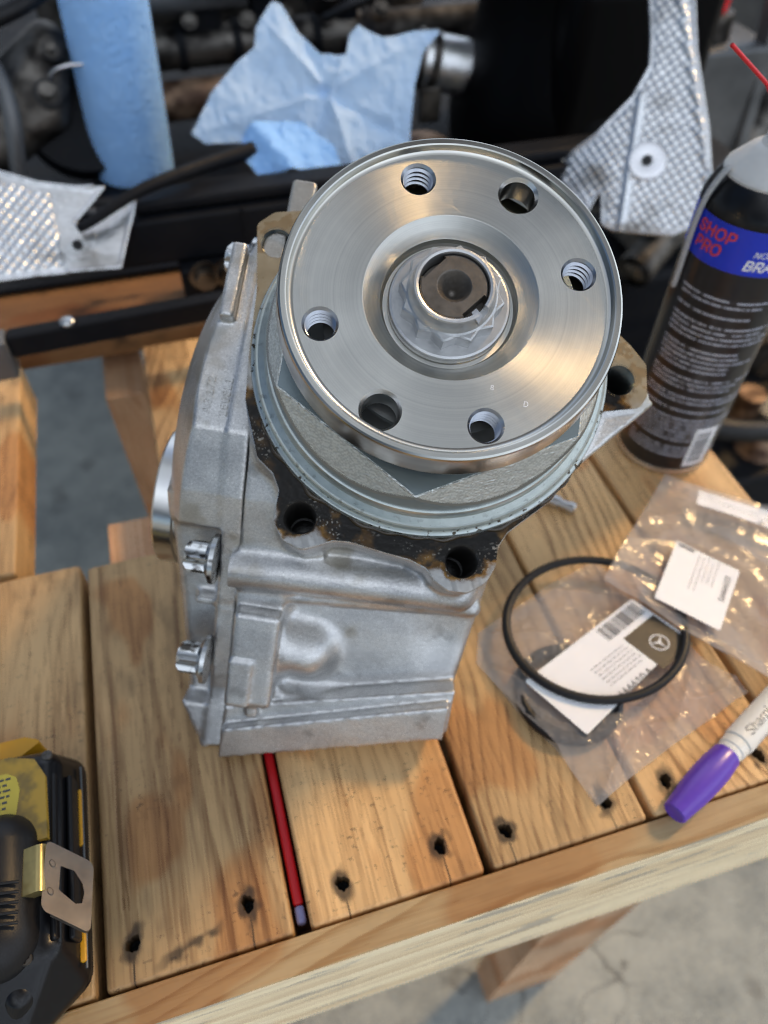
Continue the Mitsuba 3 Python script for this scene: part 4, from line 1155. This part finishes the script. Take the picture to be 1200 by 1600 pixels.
ax_ = thing('axle_subframe', 'black steel axle subframe lying across the rear boards behind the gearbox', 'subframe')
put = lambda v: v  # noqa: E731
add(f'{ax_}__front_beam', tm(rbox(-0.062, 0.42, 0.600, 0.640, 0.7455, 0.786, 0.004)), 'black_paint', 30)
add(f'{ax_}__upper_flange', tm(rbox(-0.030, 0.42, 0.608, 0.635, 0.7875, 0.7975, 0.003)), 'black_paint', 30)
add(f'{ax_}__beam_seam', tm(rbox(0.055, 0.0575, 0.5985, 0.640, 0.7450, 0.7868, 0.0008)), 'black_paint', 30)
for bx0 in (0.015, 0.035):
    add(f'{ax_}__bracket_bolt', moved(tm(cyl(0.009, 0.012, 0, 0.009, 6) + cyl(0.013, 0.003, 0)), lambda v: v @ np.array([[1, 0, 0], [0, 0, 1], [0, -1, 0]]).astype(float) + np.array([bx0, 0.588, 0.738])), 'grimy_steel', 20)
add(f'{ax_}__bracket', tm(rbox(-0.005, 0.06, 0.588, 0.640, 0.7005, 0.7445, 0.004)), 'black_paint', 30)
bar = tm(rbox(-0.139, 0.045, 0.515, 0.528, 0.7225, 0.7415, 0.002))
lb = thing('flat_bar', 'black painted flat bar with a round screw lying in front of the left heat shield', 'bar')
add(f'{lb}__bar', moved(bar, lambda v: v + np.stack([0 * v[:, 0], (v[:, 0] + 0.05) * 0.05, 0.016 + 0 * v[:, 0]], 1)), 'black_paint', 30)
add(f'{lb}__end_clamp', tm(rbox(-0.160, -0.1395, 0.505, 0.526, 0.7235, 0.7575, 0.003)), 'grey_metal', 30)
add(f'{lb}__screw', moved(tm(m3.Manifold.sphere(0.0062, 32).scale((1, 1, 0.5))), lambda v: v + np.array([-0.094, 0.5185, 0.7585])), 'bolt_steel', True)
add(f'{ax_}__strut', tube([(-0.0738, 0.586, 0.7945), (-0.0592, 0.588, 0.7995), (-0.0315, 0.600, 0.8077), (0.0007, 0.620, 0.8088), (0.0401, 0.645, 0.8061), (0.0790, 0.665, 0.8038)], np.linspace(0.0035, 0.0075, 40), 14, 40), 'black_paint', True)
add(f'{ax_}__drive_shaft', along(tm(cyl(0.021, 0.16, 0, 0.021, 48)), (0.006, 0.95, 0.744), (1, 0.04, 0.01)), 'rusty_steel', 30)
add(f'{ax_}__shaft_boot', along(tm(cyl(0.027, 0.014, 0, 0.024, 48)), (-0.002, 0.95, 0.744), (1, 0.04, 0.01)), 'black_rubber', 30)
add(f'{ax_}__rear_tube', along(tm(cyl(0.023, 0.52, 0, 0.023, 48)), (-0.10, 1.00, 0.784), (1, 0.0, 0.0)), 'grimy_steel', 30)
add(f'{ax_}__rear_rail', tm(rbox(-0.10, 0.36, 1.03, 1.075, 0.79, 0.838, 0.004)), 'grimy_steel', 30)
add(f'{ax_}__rear_plate', tm(rbox(-0.06, 0.12, 1.035, 1.05, 0.838, 0.93, 0.004)), 'black_paint', 30)
for x0, x1, z0, z1 in ((0.055, 0.10, 0.80, 0.845), (0.135, 0.175, 0.80, 0.85), (0.235, 0.262, 0.795, 0.87)):
    add(f'{ax_}__rear_bracket', tm(rbox(x0, x1, 0.985, 1.03, z0, z1, 0.004)), 'black_paint', 30)
add(f'{ax_}__sleeve', moved(tm(cyl(0.0285, 0.085, 0, 0.0285, 64)), lambda v: v @ frame((1, -0.12, -0.22)).T + np.array([0.293, 0.862, 0.796])), 'shield_foil', 30)
add(f'{ax_}__sleeve_clamp', moved(tm(cyl(0.0305, 0.009, 0.014, 0.0305, 64) + cyl(0.0302, 0.006, 0.0, 0.0302, 64)), lambda v: v @ frame((1, -0.12, -0.22)).T + np.array([0.293, 0.862, 0.796])), 'grimy_steel', 30)
add(f'{ax_}__sleeve_lug', tm(rbox(0.293, 0.318, 0.835, 0.850, 0.735, 0.775, 0.004)), 'grimy_steel', 30)
add(f'{ax_}__brown_bush', moved(tm(m3.Manifold.sphere(0.03, 40).scale((1.2, 0.9, 0.8))), lambda v: v + np.array([0.262, 0.740, 0.745])), 'rusty_steel', True)

# the wheel hub at the far left
hubk = thing('wheel_hub', 'black wheel hub carrier with steel bolt heads left of the blue roll', 'hub carrier')
kn = m3.Manifold.batch_hull([m3.Manifold.sphere(r_, 24).translate(c_) for r_, c_ in ((0.030, (-0.13, 0.90, 0.79)), (0.022, (-0.085, 0.89, 0.83)), (0.020, (-0.10, 0.87, 0.775)), (0.024, (-0.16, 0.86, 0.75)))])
add(f'{hubk}__casting', tm(kn.refine_to_length(0.008)), 'grimy_steel', True)
for c_, r_ in (((-0.0790, 0.850, 0.838), 0.0045), ((-0.0935, 0.846, 0.803), 0.0070)):
    add(f'{hubk}__bolt', moved(tm(cyl(r_, 0.014, 0, r_ * 0.92, 32) + cyl(r_ * 1.35, 0.005, -0.004)), lambda v: v @ frame((0.1, -0.85, 0.5)).T + np.array(c_)), 'grimy_steel', 30)
    add(f'{hubk}__bush', moved(tm(cyl(r_ * 1.9, 0.03, -0.034, r_ * 1.9, 40)), lambda v: v @ frame((0.1, -0.85, 0.5)).T + np.array(c_)), 'black_rubber', 30)
add(f'{hubk}__brake_pipe', tube([(-0.088, 0.85, 0.812), (-0.080, 0.845, 0.822), (-0.066, 0.845, 0.825), (-0.045, 0.85, 0.822)], 0.0022, 10, 24), 'can_rim', True)
add(f'{hubk}__hose', tube([(-0.20, 0.84, 0.86), (-0.155, 0.84, 0.862), (-0.115, 0.85, 0.868), (-0.07, 0.88, 0.88)], 0.008, 12, 30), 'black_rubber', True)
add(f'{hubk}__hose', tube([(-0.142, 0.80, 0.72), (-0.136, 0.80, 0.76), (-0.128, 0.81, 0.80), (-0.132, 0.83, 0.835)], 0.008, 12, 30), 'grey_metal', True)
add(f'{hubk}__drum', moved(tm(cyl(0.062, 0.03, 0, 0.058, 64)), lambda v: v @ frame((0.1, -0.8, 0.55)).T + np.array([-0.075, 0.90, 0.755])), 'black_paint', 30)

# the black plastic liner and a black sheet added to darken the ground behind
tray = add('added_dark_sheet', tm(rbox(-0.80, 0.66, 0.668, 2.0, 0.6985, 0.7035, 0.002)), 'black_paint', 30, 'made-up black sheet added to darken the ground under the axle parts', 'tray')
lin = thing('wheel_liner', 'large glossy black plastic liner curving behind the tall heat shield', 'liner')
a_ = np.linspace(-0.25, 1.45, 40)
rows_ = []
for k, tz in enumerate(np.linspace(0, 1, 24)):
    rr_ = 0.17 - 0.05 * tz + 0.010 * math.sin(tz * 9)
    rows_.append(np.stack([0.445 + rr_ * np.cos(a_ * 2.2 + 1.9) * 0.62, 0.83 + rr_ * np.sin(a_ * 2.2 + 1.9) * 0.8, 0 * a_ + 0.705 + 0.27 * tz], 1))
LV = np.vstack(rows_)
LF = np.array([[i * 40 + j, i * 40 + j + 1, i * 40 + 41 + j, i * 40 + 40 + j] for i in range(23) for j in range(39)])
LV2 = LV + np.array([0.004, 0.004, 0])
add(f'{lin}__shell', trimesh.Trimesh(LV, np.vstack([LF[:, :3], LF[:, [0, 2, 3]]]), process=False), 'liner_black', True)
add(f'{lin}__fold', tm(rbox(0.395, 0.56, 0.70, 0.80, 0.705, 0.90, 0.02)), 'liner_black', 40)
add(f'{lin}__red_edge', tube([(0.470, 0.80, 0.93), (0.468, 0.79, 0.90), (0.460, 0.775, 0.875)], 0.0022, 10), 'red_plastic', True)
add('cardboard_sheet', tm(extrude(Polygon([(0.335, 0.80), (0.365, 0.885), (0.405, 0.86), (0.412, 0.78), (0.385, 0.70), (0.352, 0.715)]), 0.7045, 0.7065)), 'card_tan', 30, 'tan cardboard scrap lying between the silver sleeve and the black liner', 'cardboard')

# blue paper towel roll
roll = thing('paper_towel_roll', 'tall roll of blue paper shop towels standing behind the left heat shield', 'paper towel roll')
rm, ruv = lathe([(0.012, 0.0), (0.0405, 0.0), (0.0420, 0.0015), (0.0422, 0.05), (0.0416, 0.14), (0.0420, 0.255), (0.0405, 0.257), (0.012, 0.257)], 96)
rax = np.array([0.055, -0.01, 1.0])
rm = along(rm, (-0.0300, 0.875, 0.7042), rax)
rm.vertices += 0.0012 * (meshkit.fbm(np.asarray(rm.vertices) * 30, 3, 2)[:, None] - 0.5)
add(f'{roll}__towels', rm, 'blue_paper', 30)
add(f'{roll}__core', along(lathe([(0.012, -0.0005), (0.0120, 0.2575), (0.0105, 0.2575), (0.0105, -0.0005)], 48)[0], (-0.0300, 0.875, 0.7042), rax), 'card_tan', 30)


# crumpled paper towels
def towel(name, label, poly, place, fold, bsdf, seed):
    m = grid_sheet(poly, 1.8, 0.35)
    v = np.asarray(m.vertices).copy()
    x, y = v[:, 0], v[:, 1]
    v[:, 2] += fold(x, y) + 3.5 * (meshkit.fbm(np.stack([x * 0.04, y * 0.04, 0 * x], -1), 3, seed) - 0.5) - 5.0 * np.abs(2 * meshkit.fbm(np.stack([x * 0.05, y * 0.035, 0 * x + 3], -1), 3, seed + 2) - 1) - 1.6 * np.abs(2 * meshkit.fbm(np.stack([x * 0.16 + y * 0.05, y * 0.12, 0 * x + 5], -1), 2, seed + 3) - 1)
    return add(name, trimesh.Trimesh(place(v), m.faces, process=False), bsdf, 50, label, 'paper towel')


pS = plane((0.1542, 0.7235, 0.82), (-0.1, -0.752, 0.652))
star_ = Polygon([(-122, -24), (-99, 10), (-75, 33), (-55, 46), (-52, 62), (-35, 84), (-27, 82), (-14, 58), (4, 37), (28, 34), (33, 52), (42, 60), (65, 49), (96, 54), (122, 55), (102, 36), (91, 7), (84, -30), (80, -70), (30, -80), (5, -72), (-4, -42), (-14, -31), (-63, -35), (-110, -34)]).buffer(2).buffer(-4).buffer(2)


def star_fold(x, y):
    xx, yy = x - 8, y - 2
    r = np.hypot(xx, yy)
    z = -0.05 * r
    for k, (dx, dy, h) in enumerate(((-0.95, -0.2, 5), (-0.62, 0.78, 8), (-0.35, 0.95, -5), (0.5, 0.85, 6), (0.92, 0.45, 7), (0.85, -0.5, -6), (0.25, -0.97, 8), (-0.35, -0.9, -6))):
        along_, off = xx * dx + yy * dy, -xx * dy + yy * dx
        z = z + h * np.exp(-np.abs(off) / (2.5 + 0.10 * np.abs(along_))) * np.clip(along_ / 18, 0, 1) * np.exp(-along_ / 140)
    return z - 9 * np.exp(-(((x - 4) / 8) ** 2 + ((y - 6) / 5) ** 2))


towel('paper_towel', 'crumpled pale blue paper towel spread like a star over the axle', star_, pS, star_fold, 'towel_paper', 4)
pS2 = plane((0.1, 0.649, 0.802), (-0.05, -0.5, 0.86))
low = Polygon([(-32, 10), (-26, 28), (-5, 38), (25, 36), (48, 12), (52, -8), (20, -12), (-18, -14)]).buffer(2)
towel('paper_towel', 'crumpled blue paper towel tucked under the star-shaped one on the black beam', low, pS2, lambda x, y: 9 * np.exp(-((x + y * 0.6) / 12) ** 2) - 0.12 * np.hypot(x, y), 'blue_paper', 9)

# right background: floor-level clutter
jack = thing('floor_jack', 'dark grey steel jack body standing right of the tall heat shield', 'jack')
add(f'{jack}__body', tm(rbox(0.70, 0.84, 0.93, 1.03, 0.45, 0.745, 0.008)), 'grey_metal', 30)
add(f'{jack}__neck', tm(cyl(0.034, 0.03, 0, 0.03, 48).translate((0.755, 0.985, 0.747))), 'grimy_steel', 30)
add(f'{jack}__saddle', tm(cyl(0.022, 0.05, 0, 0.026, 48).translate((0.752, 0.985, 0.778))), 'red_plastic', 30)
add(f'{jack}__side_bar', along(tm(rbox(-0.010, 0.010, -0.012, 0.012, 0, 0.55, 0.003)), (0.835, 0.90, 0.36), (-0.02, 0.12, 1)), 'grey_metal', 30)
add(f'{jack}__base', tm(rbox(0.66, 0.90, 0.88, 1.10, 0.001, 0.448, 0.02)), 'black_paint', 30)
cab = thing('added_cabinet', 'made-up dark grey cabinet added to darken the far right background', 'cabinet')  # cabinet made up to darken the bright corner
add(f'{cab}__body', tm(rbox(0.95, 1.65, 1.12, 1.60, 0.001, 0.82, 0.008)), 'grey_metal', 30)
for k in range(3):
    dk = add(f'{cab}__drawer', tm(rbox(0.97, 1.63, 1.105, 1.1195, 0.06 + 0.25 * k, 0.29 + 0.25 * k, 0.004)), 'grey_metal', 30)
    add(f'{dk}__handle', tm(rbox(1.10, 1.50, 1.085, 1.1045, 0.25 + 0.25 * k, 0.265 + 0.25 * k, 0.003)), 'grimy_steel', 30)
add('steel_pipe', tube([(0.66, 0.86, 0.47), (1.25, 1.25, 0.66)], 0.028, 32), 'grimy_steel', True, 'grey steel pipe slanting up behind the spray can', 'pipe')
add('cardboard_box', tm(rbox(0.46, 0.66, 0.60, 0.80, 0.001, 0.36, 0.004)), 'card_tan', 30, 'tan cardboard box on the floor between the flange and the spray can', 'box')
tr = thing('tool_tray', 'dark metal tray with parts on the floor right of the spray can', 'tray')
add(f'{tr}__tray', tm(rbox(0.78, 1.25, 0.62, 0.95, 0.10, 0.20, 0.01)), 'black_paint', 30)
for k in range(9):
    x_, y_ = 0.80 + 0.38 * RNG.random(), 0.64 + 0.26 * RNG.random()
    add(f'{tr}__part', moved(tm(cyl(0.02 + 0.03 * RNG.random(), 0.03 + 0.06 * RNG.random(), 0, 0.02 + 0.02 * RNG.random(), 20)), lambda v: v + np.array([x_, y_, 0.201])), ('grimy_steel', 'rusty_steel', 'grey_metal')[k % 3], 30)
add(f'{tr}__hose', tube([(0.70, 0.70, 0.30), (0.85, 0.66, 0.27), (1.0, 0.72, 0.24), (1.1, 0.85, 0.25)], 0.018, 14, 30), 'black_rubber', True)

# hoses, wires and clips among the axle parts
for pts, r_, bs in (([(0.03, 0.97, 0.86), (0.08, 0.96, 0.85), (0.13, 0.95, 0.86), (0.19, 0.97, 0.875)], 0.006, 'black_rubber'),
                    ([(-0.10, 0.80, 0.716), (-0.03, 0.79, 0.712), (0.06, 0.80, 0.714), (0.15, 0.78, 0.72), (0.24, 0.80, 0.715)], 0.007, 'black_rubber'),
                    ([(0.20, 0.90, 0.83), (0.24, 0.88, 0.85), (0.30, 0.90, 0.86), (0.36, 0.95, 0.85)], 0.005, 'black_rubber'),
                    ([(-0.17, 0.78, 0.715), (-0.11, 0.77, 0.722), (-0.06, 0.76, 0.716)], 0.004, 'grey_metal')):
    add(f'{ax_}__hose', tube(pts, r_, 12, 30), bs, True)
for c_ in ((0.045, 0.975, 0.815), (0.11, 0.977, 0.812), (0.155, 0.975, 0.815), (0.205, 0.976, 0.808), (0.27, 0.975, 0.812)):
    add(f'{ax_}__tube_clip', moved(tm(cyl(0.0255, 0.010, 0, 0.0255, 40)), lambda v: v @ frame((1, 0, 0)).T + np.array([c_[0], 1.0, 0.784])), 'black_paint', 30)
    add(f'{ax_}__rear_bolt', moved(tm(cyl(0.006, 0.008, 0, 0.006, 6) + cyl(0.009, 0.002, 0)), lambda v: v @ frame((0, -0.8, 0.6)).T + np.array([c_[0] + 0.018, 0.979, c_[2]])), 'grimy_steel', 20)
add(f'{ax_}__round_mount', moved(tm(cyl(0.020, 0.03, 0, 0.016, 40) - cyl(0.008, 0.04, -0.002)), lambda v: v @ frame((0.1, -0.8, 0.6)).T + np.array([0.205, 0.93, 0.842])), 'black_rubber', 30)
add(f'{ax_}__damper', along(tm(cyl(0.016, 0.16, 0, 0.016, 40) + cyl(0.007, 0.07, 0.159)), (-0.03, 0.985, 0.838), (1, -0.03, 0.02)), 'grey_metal', 30)

# seams, screws and rubber ridges of the tape measure
sh_ = np.array([-0.0075, 0, 0])
add(f'{tp}__case_seam', moved(tube([(-0.0975, 0.088, 0.7205), (-0.0972, 0.13, 0.7208), (-0.0975, 0.180, 0.7212)], 0.0006, 8, 20), lambda v: v + sh_), 'grey_metal', True)
for x_, y_ in ((-0.113, 0.181), (-0.1215, 0.0935)):
    scr = cyl(0.0026, 0.0012, 0, 0.0023, 24) - m3.Manifold.cube((0.0038, 0.0007, 0.001), True).translate((0, 0, 0.0012)) - m3.Manifold.cube((0.0007, 0.0038, 0.001), True).translate((0, 0, 0.0012))
    add(f'{tp}__screw', moved(tm(scr), lambda v: v + np.array([x_ - 0.002, y_, 0.7405])), 'grimy_steel', 30)
for k in range(5):
    add(f'{tp}__grip_ridge', tube([(-0.150, 0.1215 - 0.004 * k, 0.7570), (-0.135, 0.1215 - 0.004 * k, 0.7572), (-0.122, 0.1205 - 0.004 * k, 0.7545)], 0.0007, 8, 12), 'black_rubber', True)
add(f'{tp}__belt_clip_edge', moved(tm(rbox(-0.118, -0.1165, 0.107, 0.137, 0.7405, 0.7440, 0.0005)), lambda v: v + sh_), 'black_gloss', 30)
for q_ in (0.30, 0.70):
    P_ = HP[0] + ex * W_ * 0.16 + ey * H_ * q_ + hn * 0.0011
    add(f'{tp}__hook__rivet', moved(tm(cyl(0.0016, 0.0007, 0, 0.0011, 20)), lambda v: v[:, :1] * ex + v[:, 1:2] * ey + v[:, 2:] * hn + P_), 'hook_steel', 30)
